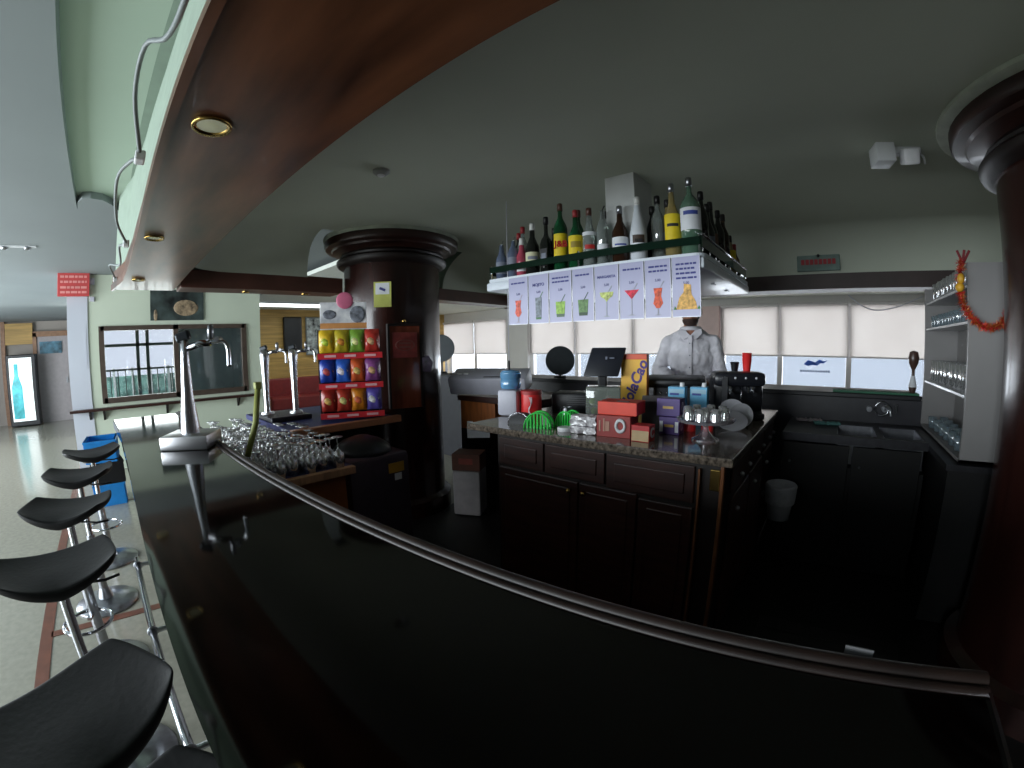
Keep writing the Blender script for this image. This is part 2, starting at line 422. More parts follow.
# ---- hall window on the left wall with the glazed room behind it
fr = B(); fm = mat('brown_window_frame', (78, 66, 58), .4, var=.08)
for a in ((-.2, 1.8, .88, .95), (-.2, 1.8, 1.82, 1.88)): aabb(fr, -6.86, -6.77, a[0], a[1], a[2], a[3])
for y in (-.19, .80, 1.79): aabb(fr, -6.86, -6.77, y-.035, y+.035, .88, 1.88)
w = struct('window_4', fr, fm)
p = B(); aabb(p, -6.82, -6.815, -.2, 1.8, .92, 1.85); obj('window_pane', p, thin_glass('hall_window_glass', (252, 254, 254), 0.0, 0.02), w)
bm = B()  # room behind
aabb(bm, -10.4, -10.3, -.6, -.5, 0, 2.5); aabb(bm, -10.4, -10.3, 1.45, 2.05, 0, 2.5); aabb(bm, -10.4, -10.3, -.5, 1.45, 0, .6); aabb(bm, -10.4, -10.3, -.5, 1.45, 2.15, 2.5)
aabb(bm, -10.4, -6.95, -.62, -.56, 0, 2.5); aabb(bm, -10.4, -6.95, 1.96, 2.05, 0, 2.5)
struct('wall_rear_left', bm, mat('blue_grey_wall', (140, 152, 158), .7, var=.03))
bm = B(); aabb(bm, -8.4, -8.3, 1.0, 1.96, 0, 2.5); struct('wall_partition', bm, mat('blue_grey_partition', (150, 165, 172), .7, var=.03))
fr = B()
aabb(fr, -10.36, -10.3, -.5, 1.45, 1.70, 1.76)
for y in (-.47, .42, .62, 1.4): aabb(fr, -10.36, -10.3, y-.035, y+.035, .6, 2.15)
for y in (-.3, -.15, 0, .15, .3, .8, .95, 1.1, 1.25): aabb(fr, -10.36, -10.32, y-.01, y+.01, .6, 1.25)
aabb(fr, -10.36, -10.3, -.5, 1.45, 1.22, 1.26)
w = struct('window_5', fr, mat('grey_green_frames', (92, 104, 98), .5))
area('backroom_daylight', (-10.7, .25, 1.45), (math.radians(90), 0, math.radians(-90)), 2.4, 1.4, 60, (.95, 1, .98))
t = thing('terrace_fence', 'pale green glass fence with grey posts outside, seen through the hall window', 'fence', (-12.6, .7, 0))
bm = B(); aabb(bm, -.01, .01, -1.2, 1.6, .1, 1.05); obj('glass_panel', bm, mat('sea_green_panel', (120, 160, 152), .3, var=.35, scale=4), t)
for y in (-1.2, -.8, -.35, .1, .55, 1.0, 1.45):
    bm = B(); aabb(bm, -.03, .04, y-.03, y+.03, 0, 1.25); obj('post', bm, mat('pale_post', (200, 206, 206), .5), t)
# ledge rail under the window
t = thing('wall_ledge', 'narrow dark wooden ledge on brackets below the hall window', 'shelf', (-6.8, .6, .80))
bm = B(); aabb(bm, .0, .14, -1.25, 1.3, .0, .035, bev=.005); obj('shelf_board', bm, mahog, t)
for y in (-1.0, -.82, .02, 1.05):
    bm = B(); prism(bm, [(0, 0), (.12, 0), (0, -.13)], y-.015, y+.015, Matrix.Rotation(PI/2, 4, 'X') @ Matrix.Scale(-1, 4, (0, 0, 1))); obj('bracket', bm, mahog_d, t)
# far end of the hall
bm = B(); aabb(bm, -13.95, -13.85, -2.05, -1.2, 0, 2.15); d = struct('door_1', bm, mat('pale_grey_door', (172, 164, 166), .5, var=.03))
bm = B(); aabb(bm, -13.84, -13.82, -1.35, -1.3, .95, 1.1); obj('door_handle', bm, steel, d)
bm = B(); aabb(bm, -13.93, -13.80, -2.15, -2.05, 0, 2.25); aabb(bm, -13.93, -13.80, -1.22, -1.12, 0, 2.25); aabb(bm, -13.93, -13.80, -2.15, -1.12, 2.15, 2.28); aabb(bm, -13.95, -13.85, -2.95, -2.85, 0, 2.6)
struct('trim_7', bm, mat('tan_frame', (150, 112, 84), .5, var=.1))
bm = B(); aabb(bm, -13.9, -13.84, -2.84, -2.15, 1.98, 2.5); struct('trim_8', bm, yellowwood)
bm = B(); aabb(bm, -13.84, -13.81, -1.98, -1.42, 1.72, 2.02); pc = tag(obj('door_poster', bm, mat('blue_poster', (74, 118, 138), .5, var=.4, scale=6)), 'small blue landscape poster on the far grey door', 'poster')
t = thing('drinks_cabinet', 'tall lit drinks cooler with a bottle picture by the far door', 'fridge', (-13.3, -2.38, 0))
bm = B(); aabb(bm, -.35, .05, -.36, .36, 0.02, 1.72, bev=.02); obj('body', bm, black, t)
bm = B(); aabb(bm, .05, .06, -.28, .26, .14, 1.64); obj('lit_panel', bm, mat('lit_sign_white', (235, 244, 244), .5, emit=.9, var=.02), t)
bm = B(); lathe(bm, [(0.0, 0), (.13, 0), (.13, .75), (.05, 1.02), (.05, 1.3), (0, 1.3)], (.062, -.12, .2), 16, sx=.06); obj('bottle_picture', bm, mat('turquoise_print', (96, 196, 206), .5, emit=.5, var=.25, scale=4), t)
# red notice
t = thing('hanging_sign', 'red sign with four pale text lines fixed at the top corner of the pale wall', 'sign', (-6.72, -.53, 2.26))
bm = B(); aabb(bm, -.02, .02, -.2, .2, 0, .31, bev=.004); obj('sign_board', bm, redsign, t)
bm = B()
for i, z in enumerate((.245, .18, .11, .05)):
    y = -.165
    while y < .15:
        l = random.uniform(.03, .08); aabb(bm, .02, .0225, y, min(y+l, .165), z-.014, z+.014); y += l+.012
obj('lettering', bm, mat('faded_white_print', (226, 150, 146), .5), t)
# picture on the wall
t = thing('wall_picture', 'dark unframed photo print mounted above the hall window', 'picture', (-6.79, .83, 1.94))
bm = B(); aabb(bm, 0, .015, -.37, .37, 0, .42); obj('print', bm, mat('picture_dark', (52, 62, 60), .5, var=.5, scale=5), t)
bm = B(); ball(bm, (.016, .12, .17), .16, 12, (.05, 1.1, .7)); ball(bm, (.016, -.3, .07), .05, 10, (.1, .5, 1.6)); obj('figure_motif', bm, mat('picture_tan', (150, 130, 104), .6, var=.4, scale=14), t)
# conduit / bracket on wall
for za, zb, l in ((2.2, 2.26, 'small grey junction box on the pale wall, lower one beside the red sign'), (2.42, 2.5, 'small grey junction box on the pale wall, upper one beside the red sign')):
    bm = B(); aabb(bm, -6.8, -6.77, -.33, -.27, za, zb, bev=.004); tag(obj('junction_box', bm, greyp), l, 'electrical box')
# honey wood wall far behind the taps
bm = B(); aabb(bm, -10.1, -10.0, 2.3, YB, 0, 2.42); struct('wall_far_left', bm, yellowwood)
bm = B(); aabb(bm, -10.0, -9.9, 3.55, 4.0, 1.45, 2.25, bev=.03); tag(obj('wall_speaker', bm, black), 'dark loudspeaker box high on the honey coloured wood wall', 'loudspeaker')
for y, w_, l in ((4.32, .42, 'grey framed photo collage on the wood wall, left of two'), (5.0, .36, 'grey framed photo collage on the wood wall, right of two')):
    t = thing('photo_collage', l, 'picture', (-9.98, y, 1.35), group=None)
    bm = B(); aabb(bm, 0, .03, -w_/2, w_/2, 0, .9, bev=.006); obj('frame', bm, mat('grey_frame', (120, 128, 128), .5), t)
    bm = B(); aabb(bm, .03, .034, -w_/2+.03, w_/2-.03, .03, .87); obj('print', bm, mat('collage_print', (150, 156, 156), .5, var=.7, scale=9), t)
t = thing('red_bench', 'red upholstered bench against the honey wood wall', 'bench', (-9.6, 4.1, 0))
bm = B(); aabb(bm, -.3, .25, -1.1, 1.1, .18, .46, bev=.04); obj('seat', bm, mat('dark_red_vinyl', (130, 40, 40), .4), t)
bm = B(); aabb(bm, -.36, -.24, -1.1, 1.1, .4, .85, bev=.03); obj('backrest', bm, MATS['dark_red_vinyl'], t)
bm = B(); aabb(bm, -.25, .2, -1.05, 1.05, 0, .19); obj('plinth', bm, mahog_d, t)
# bright luminaire beyond the pillar
t = thing('ceiling_luminaire', 'long glowing light panel on the ceiling past the left pillar', 'light', (-8.7, 3.6, 2.41))
bm = B(); aabb(bm, -.3, .3, -1.2, 1.2, -.03, .02); obj('housing', bm, whitep, t)
bm = B(); aabb(bm, -.26, .26, -1.16, 1.16, -.036, -.03); obj('diffuser', bm, mat('lit_diffuser', (240, 250, 248), .5, emit=3.5, var=.0), t)

# ================================================================== THE BAR
bx0, bx1 = -2.86, 0.205
t = thing('bar_counter', 'long polished black bar counter with moulded brown rail along its inner edge', 'bar', (0, 0, 0))
IN = smoothpath([(bx0, .315, 0), (-2.74, .315, 0), (-2.0, .315, 0), (-1.3, .325, 0), (-.9, .345, 0), (-.58, .37, 0), (-.22, .405, 0), (.07, .435, 0), (bx1, .45, 0)], 4)
bm = B(); prism(bm, [(bx0, -.05), (-2.3, -.015), (-1.6, 0), (-1.0, .003), (bx1, 0)]+[(p.x, p.y-.012) for p in IN[::-1]], 1.055, 1.10)
bmesh.ops.bevel(bm, geom=[e for e in bm.edges if abs(e.verts[0].co.z-e.verts[1].co.z) < 1e-5 and min(v.co.z for v in e.verts) > 1.09 and max(v.co.y for v in e.verts) < .01], offset=.005, segments=2, affect='EDGES')
obj('countertop', bm, bar_top_m, t, True)
bm = B()
for dy, rr, zz in ((-.004, .007, 1.099), (.012, .010, 1.102), (.026, .006, 1.092)):
    tube(bm, [(p.x, p.y+dy, zz) for p in IN], rr, 12)
prism(bm, [(p.x, p.y-.02) for p in IN]+[(p.x, p.y+.03) for p in IN[::-1]], 1.05, 1.094)
obj('edge_moulding', bm, mould, t, True)
bm = B(); aabb(bm, bx0+.03, bx1-.02, .12, .17, .0, 1.055); aabb(bm, bx0+.03, bx1-.02, .26, .29, .06, 1.055)
for i in range(7):
    x = bx0+.1+i*.43; aabb(bm, x, x+.36, .105, .12, .16, .95, bev=.006)
obj('front_panel', bm, mahog_d, t)
bm = B(); aabb(bm, bx1-.002, bx1+.002, 0.0, .475, 1.05, 1.104); obj('end_strip', bm, chrome, t)
t = thing('foot_rail', 'chrome foot rail running along the base of the bar', 'rail', (0, -.055, 0))
bm = B(); tube(bm, [(-3.0, 0, .22), (.3, 0, .22)], .018, 12); obj('tube', bm, chrome, t)
for x in (-2.9, -2.1, -1.3, -.5, .2):
    bm = B(); cyl(bm, (x, 0, .22), (x, .18, .22), .012, seg=10); torus(bm, (x, 0, .22), .02, .008, 14, 6, 'X'); obj('bracket', bm, steel, t)
# left hand return of the bar : lower glass worktop and upper worktop
t = thing('glass_worktop', 'low worktop behind the bar with navy mat and light wood edge holding upturned glasses', 'worktop', (0, 0, 0))
bm = B(); aabb(bm, -3.5, -2.10, .40, 1.10, .765, .795); obj('top_board', bm, bluemat, t)
bm = B(); aabb(bm, -2.12, -2.08, .46, 1.10, .755, .797, bev=.004); obj('wood_edge', bm, lightwood, t)
for xa, xb in ((-2.30, -2.14), (-3.4, -3.2)):
    bm = B(); aabb(bm, xa, xb, .50, 1.06, .012, .765); obj('support_panel', bm, wood_or, t)
t = thing('raised_worktop', 'raised worktop with navy mat and wooden edge under the snack rack', 'worktop', (0, 0, 0))
bm = B(); aabb(bm, -3.6, -2.58, .93, 1.70, .91, .948); obj('top_board', bm, bluemat, t)
bm = B(); aabb(bm, -2.60, -2.55, .93, 1.74, .905, .952, bev=.005); obj('wood_edge', bm, mat('orange_beech_edge', (172, 112, 78), .45, var=.1, scale=8), t)
bm = B(); aabb(bm, -3.55, -2.9, 1.15, 1.68, 0, .905); obj('support_panel', bm, mahog_d, t)
# undercounter fridge with dome lid
t = thing('keg_cooler', 'dark keg cooler with round black lid and yellow label under the raised worktop', 'cooler', (-2.36, 1.30, 0))
bm = B(); aabb(bm, -.20, .2, -.20, .22, .012, .80, bev=.03); obj('body', bm, mat('aubergine_enamel', (66, 56, 66), .35, var=.06), t, True)
bm = B(); lathe(bm, [(0, .10), (.05, .095), (.12, .07), (.175, .03), (.185, 0), (.18, -.01)], (0, 0, .80)); obj('lid', bm, black, t)
bm = B(); aabb(bm, .2, .204, .06, .17, .68, .74); obj('yellow_label', bm, mat('amber_label', (190, 142, 46), .5), t)
bm = B(); aabb(bm, .2, .203, .10, .15, .63, .672); obj('white_label', bm, whitep, t)
# ---- bar taps
def beer_tap(loc, rz, hgt, label, basebox=True):
    t = thing('beer_tap', label, 'beer tap', loc, rz, 'chrome beer taps')
    b = B()
    if basebox:
        aabb(b, -.09, .09, -.085, .085, 0, .05, bev=.006)
    else:
        cyl(b, (0, 0, 0), (0, 0, .015), .05, .045, 24)
    obj('base', b, mat('mirror_steel', (240, 240, 244), .35, 1.0, var=.01), t, True)
    b = B(); z = .05 if basebox else .01
    lathe(b, [(.036, z), (.034, z+.03), (.022, hgt*.5), (.015, hgt*.85), (.015, hgt), (.0, hgt+.006)] if basebox else [(.024, z), (.022, z+.05), (.022, hgt*.4), (.028, hgt*.75), (.034, hgt-.04), (.034, hgt), (.0, hgt+.006)], seg=24); obj('column', b, mat('satin_tap_steel', (225, 226, 232), .25, 1.0, var=.02), t)
    b = B(); tube(b, [(0, 0, hgt-.03), (.06, 0, hgt-.012), (.10, 0, hgt-.012)], .013, 10); tube(b, smoothpath([(.10, 0, hgt-.01), (.15, 0, hgt-.012), (.165, 0, hgt-.04), (.165, 0, hgt-.10)]), .008, 10); obj('spout', b, chrome, t)
    b = B(); lathe(b, [(.0, 0), (.009, 0), (.012, .03), (.010, .05), (.0, .055)], (.1, 0, hgt+.0), 14); cyl(b, (.13, -.025, hgt), (.13, .025, hgt), .009, seg=10); obj('handle', b, steel, t)
    b = B(); box(b, (-.005, 0, hgt+.015), (.055, .03, .035), bev=.008, ry=-.3); obj('head_cap', b, mat('dark_tap_head', (50, 54, 58), .3, .6), t)
    return t
t0_ = beer_tap((-1.74, .235, 1.10), math.radians(60), .38, 'tall chrome beer tap with a box base on the bar top')
beer_tap((-3.20, .99, .985), math.radians(50), .46, 'slender chrome beer tap, the left of the two in front of the honey wood wall', False)
beer_tap((-3.09, 1.17, .985), math.radians(50), .46, 'slender chrome beer tap next to the snack rack', False)
t = thing('drip_unit', 'low brown drip counter with steel grid under the two rear beer taps', 'drip tray', (-3.14, 1.09, .948))
bm = B(); box(bm, (0, 0, .017), (.36, .30, .034), bev=.006); obj('body', bm, dsteel, t)
bm = B()
for i in range(9): box(bm, (-.16+i*.04, -.02, .035), (.008, .28, .004))
obj('grid', bm, steel, t)
# lime-yellow stick leaning on the inner edge
bm = B(); tube(bm, [(-1.86, .47, 1.0), (-1.90, .53, 1.13), (-1.93, .56, 1.28)], [.013, .014, .013], 8); aabb(bm, -1.95, -1.915, .545, .575, 1.27, 1.30, bev=.004)
tag(obj('yellow_green_stick', bm, mat('olive_lime', (150, 156, 84), .5)), 'olive yellow stick standing against the inner edge of the bar among the glasses', 'stick')
# ---- upturned wine glasses
def glass_bm(h=.15, r=.034, up=False):
    b = B()
    pr_ = [(.0, h), (.032, h), (.030, h-.004), (.006, h-.008), (.004, h*.78), (.004, h*.62), (.012, h*.56), (.030, h*.44), (r, h*.25), (r*.92, .0), (r*.90, .0), (r*.95, h*.25), (.027, h*.42)]
    if up: pr_ = [(a, h-z) for a, z in pr_]
    lathe(b, pr_, seg=14)
    return b
def tumbler_bm(h=.12, r=.032):
    b = B(); lathe(b, [(0, .008), (r*.82, .008), (r, h), (r*.94, h), (r*.78, .014), (0, .014)], seg=14); return b
ORD = ['first', 'second', 'third', 'fourth', 'fifth', 'sixth', 'seventh', 'eighth', 'ninth', 'tenth', 'eleventh', 'twelfth', 'thirteenth', 'fourteenth', 'fifteenth', 'sixteenth', 'seventeenth']
g1 = obj('wine_glass', glass_bm(), glassm); tag(g1, '', 'glass', 'upturned stem glasses behind the bar')
g2 = obj('tumbler_glass', tumbler_bm(.11, .033), glassm); tag(g2, '', 'glass', 'tumblers behind the bar')
first = {0: True, 1: True}
n = 0
for ix in range(17):
    for iy in range(8):
        x = -3.42+ix*.078+(iy % 2)*.036; y = .445+iy*.083
        if x > -2.13 or (x < -2.95 and y > .9): continue
        x += random.uniform(-.008, .008); y += random.uniform(-.006, .006)
        k = 1 if (ix < 4 and iy % 2) else 0
        src = (g1, g2)[k]
        o = src if first[k] else src.copy()
        if not first[k]: C.objects.link(o)
        first[k] = False
        sc = random.uniform(.95, 1.12)
        o.location = (x, y, .7955); o.scale = (1, 1, sc)
        o['label'] = '%s, low worktop, %s row from the bar, %s from the wood edge' % (('upturned stem glass', 'clear tumbler')[k], ORD[iy], ORD[16-ix])
        o['group'] = 'upturned stem glasses behind the bar' if k == 0 else 'tumblers behind the bar'
# ================================================================== STOOLS
def make_stool():
    t = thing('bar_stool', 'x', 'bar stool', group='black saddle bar stools along the bar')
    b = B(); nu, nv = 16, 14; top = []; bot = []
    # saddle seat: width along local Y (curls up at the ends), depth along X
    for i in range(nu+1):
        u = -1+2*i/nu; ra = []; rb = []
        for j in range(nv+1):
            v = -1+2*j/nv
            wy = .205*(1-.10*abs(v)**2.5); dx = .155*(1-.28*abs(u)**3)
            y = u*wy; x = v*dx
            z = .036*abs(u)**2.2-.008*(1-v*v)+.02*(v > 0)*v*v*(1-abs(u))*-1
            ra.append(b.verts.new((x, y, z))); rb.append(b.verts.new((x*.94, y*.96, z-.03-.012*(1-abs(u)))))
        top.append(ra); bot.append(rb)
    for i in range(nu):
        for j in range(nv):
            b.faces.new((top[i][j], top[i+1][j], top[i+1][j+1], top[i][j+1])); b.faces.new((bot[i][j], bot[i][j+1], bot[i+1][j+1], bot[i+1][j]))
    for i in range(nu):
        for j in (0, nv): b.faces.new((top[i][j], top[i+1][j], bot[i+1][j], bot[i][j]))
    for j in range(nv):
        for i in (0, nu): b.faces.new((top[i][j], top[i][j+1], bot[i][j+1], bot[i][j]))
    o = obj('seat', b, blackleather, t, True); o.location = (0, 0, .808)
    sb = o.modifiers.new('soft', 'SUBSURF'); sb.levels = 1; sb.render_levels = 2
    b = B(); cyl(b, (0, 0, .40), (0, 0, .765), .017, seg=16); cyl(b, (0, 0, .74), (0, 0, .77), .07, .10, 20); obj('gas_lift', b, chrome, t, True)
    b = B(); cyl(b, (0, 0, .05), (0, 0, .44), .027, .025, 20); cyl(b, (0, 0, .03), (0, 0, .10), .05, .03, 20); obj('pole', b, steel, t, True)
    b = B(); torus(b, (.10, 0, .30), .11, .009, 28, 8); box(b, (.03, 0, .30), (.1, .02, .012)); obj('foot_ring', b, chrome, t, True)
    b = B(); lathe(b, [(0, .045), (.04, .042), (.10, .028), (.19, .012), (.195, .004), (.19, 0), (0, 0)], seg=36); obj('base', b, steel, t)
    b = B(); tube(b, [(.02, .03, .745), (.04, .14, .735), (.04, .19, .74)], .005, 8); obj('lever', b, black, t)
    return t
st = make_stool()
spots = [(-.86, -.22, math.radians(30), 'nearest black saddle stool, big at the lower left corner'),
         (-1.62, -.29, math.radians(8), 'black saddle stool second nearest, brown floor strip showing under its seat'),
         (-2.30, -.30, math.radians(-14), 'black saddle stool third along the bar from the camera'),
         (-2.98, -.29, math.radians(-6), 'black saddle stool fourth along the bar from the camera'),
         (-3.65, -.24, math.radians(10), 'farthest small black stool in front of the blue crates'),
         (-.47, -.14, math.radians(32), 'black stool mostly out of view at the bottom edge under the bar')]
for i, (x, y, a, l) in enumerate(spots):
    o = st if i == 0 else dup(st)
    o.location = (x, y, 0); o.rotation_euler = (0, 0, a); o['label'] = l
# blue crates at the end of the bar
def crate(x, y, z, m, label, a=0, h=.22):
    t = thing('plastic_crate', label, 'crate', (x, y, z), a, 'crates stacked at the end of the bar')
    b = B()
    aabb(b, -.2, .2, -.15, .15, 0, .012)
    for s_ in (-1, 1):
        aabb(b, -.2, .2, s_*.15-.008, s_*.15+.008, 0, h); aabb(b, s_*.2-.008, s_*.2+.008, -.15, .15, 0, h)
        for i in range(5): aabb(b, -.18+i*.09-.006, -.18+i*.09+.006, s_*.158-.004, s_*.158+.004, .01, h-.01)
    obj('shell', b, m, t)
    b = B(); aabb(b, -.215, .215, -.165, -.14, h-.02, h); aabb(b, -.215, .215, .14, .165, h-.02, h); aabb(b, -.215, -.19, -.14, .14, h-.02, h); aabb(b, .19, .215, -.14, .14, h-.02, h); obj('rim', b, m, t)
    return t
crate(-5.3, -.22, 0, blue, 'blue plastic crate on the floor, lowest of the stack')
crate(-5.3, -.22, .22, black, 'black plastic crate in the middle of the stack', .1)
crate(-5.3, -.24, .44, blue, 'blue plastic crate on top of the stack', -.05)

# ================================================================== ISLAND
ix0, ix1, iy0, iy1 = -1.66, -.36, 1.66, 3.0
t = thing('island_cabinet', 'dark mahogany island cabinet with drawers and cupboard doors behind the bar', 'cabinet', (0, 0, 0))
bm = B(); aabb(bm, ix0+.12, ix1, iy0, iy1, .08, .965); aabb(bm, ix0+.16, ix1-.04, iy0+.05, iy1-.04, .012, .08); obj('body', bm, mahog_d, t)
# drawers/doors on the front
fy = iy0-.012
def front_box(name, x0, x1, z0, z1, knobs, y=fy):
    b = B(); aabb(b, x0, x1, y, y+.02, z0, z1, bev=.004)
    aabb(b, x0+.04, x1-.04, y-.006, y+.01, z0+.035, z1-.035, bev=.004)
    o = obj(name, b, mahog, t)
    for kx, kz in knobs:
        b = B(); ball(b, (kx, y-.024, kz), .013, 12); cyl(b, (kx, y-.015, kz), (kx, y, kz), .005, seg=8); obj('knob', b, brass, o)
front_box('drawer', -1.52, -1.23, .80, .945, []); front_box('drawer', -1.22, -.89, .80, .945, []); front_box('drawer', -.88, -.48, .79, .945, [])
front_box('door', -1.52, -1.03, .12, .785, [(-1.065, .745)]); front_box('door', -1.02, -.73, .12, .785, [(-.985, .745)]); front_box('door', -.72, -.48, .12, .77, [])
bm = B(); aabb(bm, -.463, -.455, fy-.012, fy+.02, .12, .94); aabb(bm, -.375, -.36, fy-.01, fy+.03, .06, .96, bev=.004); obj('corner_trim', bm, mat('worn_oak_trim', (112, 70, 42), .35, var=.15), t)
bm = B(); aabb(bm, -.415, -.375, fy-.012, fy, .86, .945, bev=.003); obj('brass_plate', bm, brass, t)
for k in range(3):
    y0_ = iy0+.1+k*.42
    b = B(); aabb(b, ix1, ix1+.014, y0_, y0_+.38, .82, .94, bev=.004); o = obj('drawer', b, mahog, t)
    for q in (.1, .28):
        b = B(); ball(b, (ix1+.03, y0_+q, .88), .011, 12); obj('knob', b, steel, o)
    b = B(); aabb(b, ix1, ix1+.014, y0_, y0_+.38, .14, .80, bev=.004); o = obj('door', b, mahog, t)
    b = B(); ball(b, (ix1+.03, y0_+.06, .74), .011, 12); obj('knob', b, steel, o)
bm = B(); aabb(bm, ix0-.07, ix1+.035, iy0-.045, iy1+.03, .965, 1.0, bev=.006)
tag(obj('granite_worktop', bm, granite), 'brown speckled stone worktop lying on the island cabinet', 'worktop')
# small bin hooked to the side of the island
t = thing('waste_bin', 'small white plastic waste bin with bag rim at the right side of the island', 'bin', (-.235, 2.68, .40))
bm = B(); lathe(bm, [(0, 0), (.065, 0), (.083, .16), (.078, .16), (.06, .008), (0, .008)], seg=24); obj('bucket', bm, mat('milky_plastic', (170, 172, 180), .5), t)
bm = B(); lathe(bm, [(.088, .10), (.092, .13), (.096, .205), (.088, .215), (.08, .205), (.076, .15)], seg=24); obj('bag_rim', bm, mat('bin_liner', (190, 192, 198), .6, bump=.4, scale=30), t, True)
bm = B(); box(bm, (-.105, 0, .14), (.02, .05, .02)); tube(bm, [(-.06, -.02, -.0), (-.09, -.02, -.12), (-.1, -.03, -.2)], .003, 6); obj('hook', bm, steel, t)

# ================================================================== BOTTLE SHELF (white canopy hung above the island)
sx0, sx1, sy0, sy1, sz = -1.93, -.55, 2.0, 3.15, 1.85
t = thing('bottle_canopy', 'white laminate hanging shelf with green glass guard above the island', 'shelf', (0, 0, 0))
bm = B(); aabb(bm, sx0, sx1, sy0, sy1, sz-.075, sz-.02, bev=.012); obj('shelf_box', bm, whitelam, t, True)
bm = B()
r_ = .05
poly = []
for cx, cy, st_ in ((sx1-r_, sy1-r_, 0), (sx0+r_, sy1-r_, PI/2), (sx0+r_, sy0+r_, PI), (sx1-r_, sy0+r_, 1.5*PI)):
    for i in range(7): a = st_+PI/2*i/6; poly.append((cx+r_*math.cos(a), cy+r_*math.sin(a)))
prism(bm, poly, sz-.022, sz+.0)
obj('top_lip', bm, whitelam, t)
gg = thin_glass('green_guard_glass', (18, 50, 38), .45, .04)
bm = B(); aabb(bm, sx0+.02, sx1-.02, sy0+.012, sy0+.018, sz+.042, sz+.08); obj('front_guard', bm, gg, t)
bm = B(); aabb(bm, sx1-.018, sx1-.012, sy0+.02, sy1-.02, sz+.03, sz+.085); obj('side_guard', bm, gg, t)
bm = B(); aabb(bm, sx0+.012, sx0+.018, sy0+.02, sy1-.02, sz+.03, sz+.085); obj('side_guard', bm, gg, t)
for x, y in ((sx0+.025, sy0+.025), (sx1-.025, sy0+.025), (sx1-.025, sy1-.03), (sx0+.025, sy1-.03), (-1.25, sy0+.025), (sx1-.02, 2.6)):
    bm = B(); cyl(bm, (x, y, sz), (x, y, sz+.09), .007, seg=8); obj('guard_post', bm, chrome, t)
bm = B(); tube(bm, [(sx1-.012, sy0+.02, sz+.092), (sx1-.012, sy1-.02, sz+.092)], .006, 8); obj('guard_rail', bm, chrome, t)
for y in (2.2, 2.55, 2.9):
    bm = B(); box(bm, (sx1-.1, y, sz-.079), (.02, .05, .008)); obj('clip', bm, steel, t)
bm = B(); aabb(bm, -1.13, -.95, 2.14, 2.39, sz, BC+.04, bev=.004); tag(obj('ceiling_column', bm, mat('column_white', (196, 198, 196), .7, var=.02)), 'square white post rising from the bottle shelf to the ceiling', 'post')
bm = B(); tube(bm, [(-1.80, 2.06, 1.32), (-1.80, 2.06, 2.36)], .0025, 6); cb = tag(obj('hanging_cable', bm, greyp), 'thin pale cable hanging beside the leftmost cocktail poster', 'cable')
bm = B(); tube(bm, [(-1.80, 2.06, 1.20), (-1.80, 2.06, 1.33)], .006, 8); obj('plug', bm, black, cb)

# ---- bottles
def bottle(x, y, h, r, glass, cap, label, lab=None, lab2=None, style='round', capm=None, capl=.045, txt=None, tilt=0, z=None):
    z = sz if z is None else z
    t = thing('bottle', label, 'bottle', (x, y, z), 0, 'spirit bottles on the hanging shelf')
    if style == 'tall': prof = [(0, 0), (r, .0), (r, h*.62), (r*.85, h*.68), (.016, h*.78), (.013, h*.82), (.013, h-capl*.6), (0, h-capl*.6)]
    elif style == 'square': prof = [(0, 0), (r, .0), (r, h*.52), (r*.8, h*.6), (.018, h*.66), (.015, h*.72), (.015, h-capl*.6), (0, h-capl*.6)]
    elif style == 'cone': prof = [(0, 0), (r, 0), (r, h*.42), (r*.7, h*.62), (.018, h*.8), (.014, h-capl*.6), (0, h-capl*.6)]
    else: prof = [(0, 0), (r, 0), (r, h*.48), (r*.95, h*.55), (r*.6, h*.66), (.017, h*.73), (.015, h-capl*.6), (0, h-capl*.6)]
    if style == 'square':
        b = B(); lathe(b, prof, seg=4, a0=PI/4, a1=PI/4+2*PI)
        bmesh.ops.bevel(b, geom=list(b.edges), offset=.004, segments=1, affect='EDGES')
        b2 = b
    else:
        b2 = B(); lathe(b2, prof, seg=20)
    obj('glass_body', b2, glass, t)
    b = B(); lathe(b, [(0, h), (.014, h), (.016, h-.006), (.0165, h-capl), (.0, h-capl)], seg=14)
    if capm == 'pour':
        b.free(); b = B(); cyl(b, (0, 0, h-.075), (0, 0, h-.045), .014, .011, 12); tube(b, [(0, 0, h-.045), (.004, 0, h-.02), (.016, 0, h)], .004, 8)
    obj('cap', b, cap, t)
    if lab:
        m_, zc, zh = lab
        fa = math.atan2(-y, -x)
        b = B(); rr = (r*.735 if style == 'square' else r)+.0012
        if style == 'square': box(b, (0, -r*.70-.001, zc*h), (r*1.25, .002, zh*h))
        else: lathe(b, [(rr, (zc-zh/2)*h), (rr, (zc+zh/2)*h)], seg=12, a0=fa-1.25, a1=fa+1.25)
        lo = obj('paper_label', b, m_, t)
        if lab2:
            m2, zc2, zh2 = lab2
            b = B()
            if style == 'square': box(b, (0, -r*.70-.002, zc2*h), (r*.8, .002, zh2*h))
            else: lathe(b, [(rr+.001, (zc2-zh2/2)*h), (rr+.001, (zc2+zh2/2)*h)], seg=10, a0=fa-.7, a1=fa+.7)
            obj('print', b, m2, lo)
        if txt:
            s_, sz_, m3 = txt
            b = text_bm(s_, sz_, face_mtx((math.cos(fa)*(rr+.0035), math.sin(fa)*(rr+.0035), zc*h), fa+PI/2), .001, 0, .0015)
            obj('lettering', b, m3, lo)
    if tilt: t.rotation_euler = (0, tilt, 0)
    return t
gd = mat('dark_bottle_glass', (24, 26, 24), .08, var=.1, coat=.3); gg_ = mat('green_bottle_glass', (24, 84, 50), .08, var=.1, trans=.4)
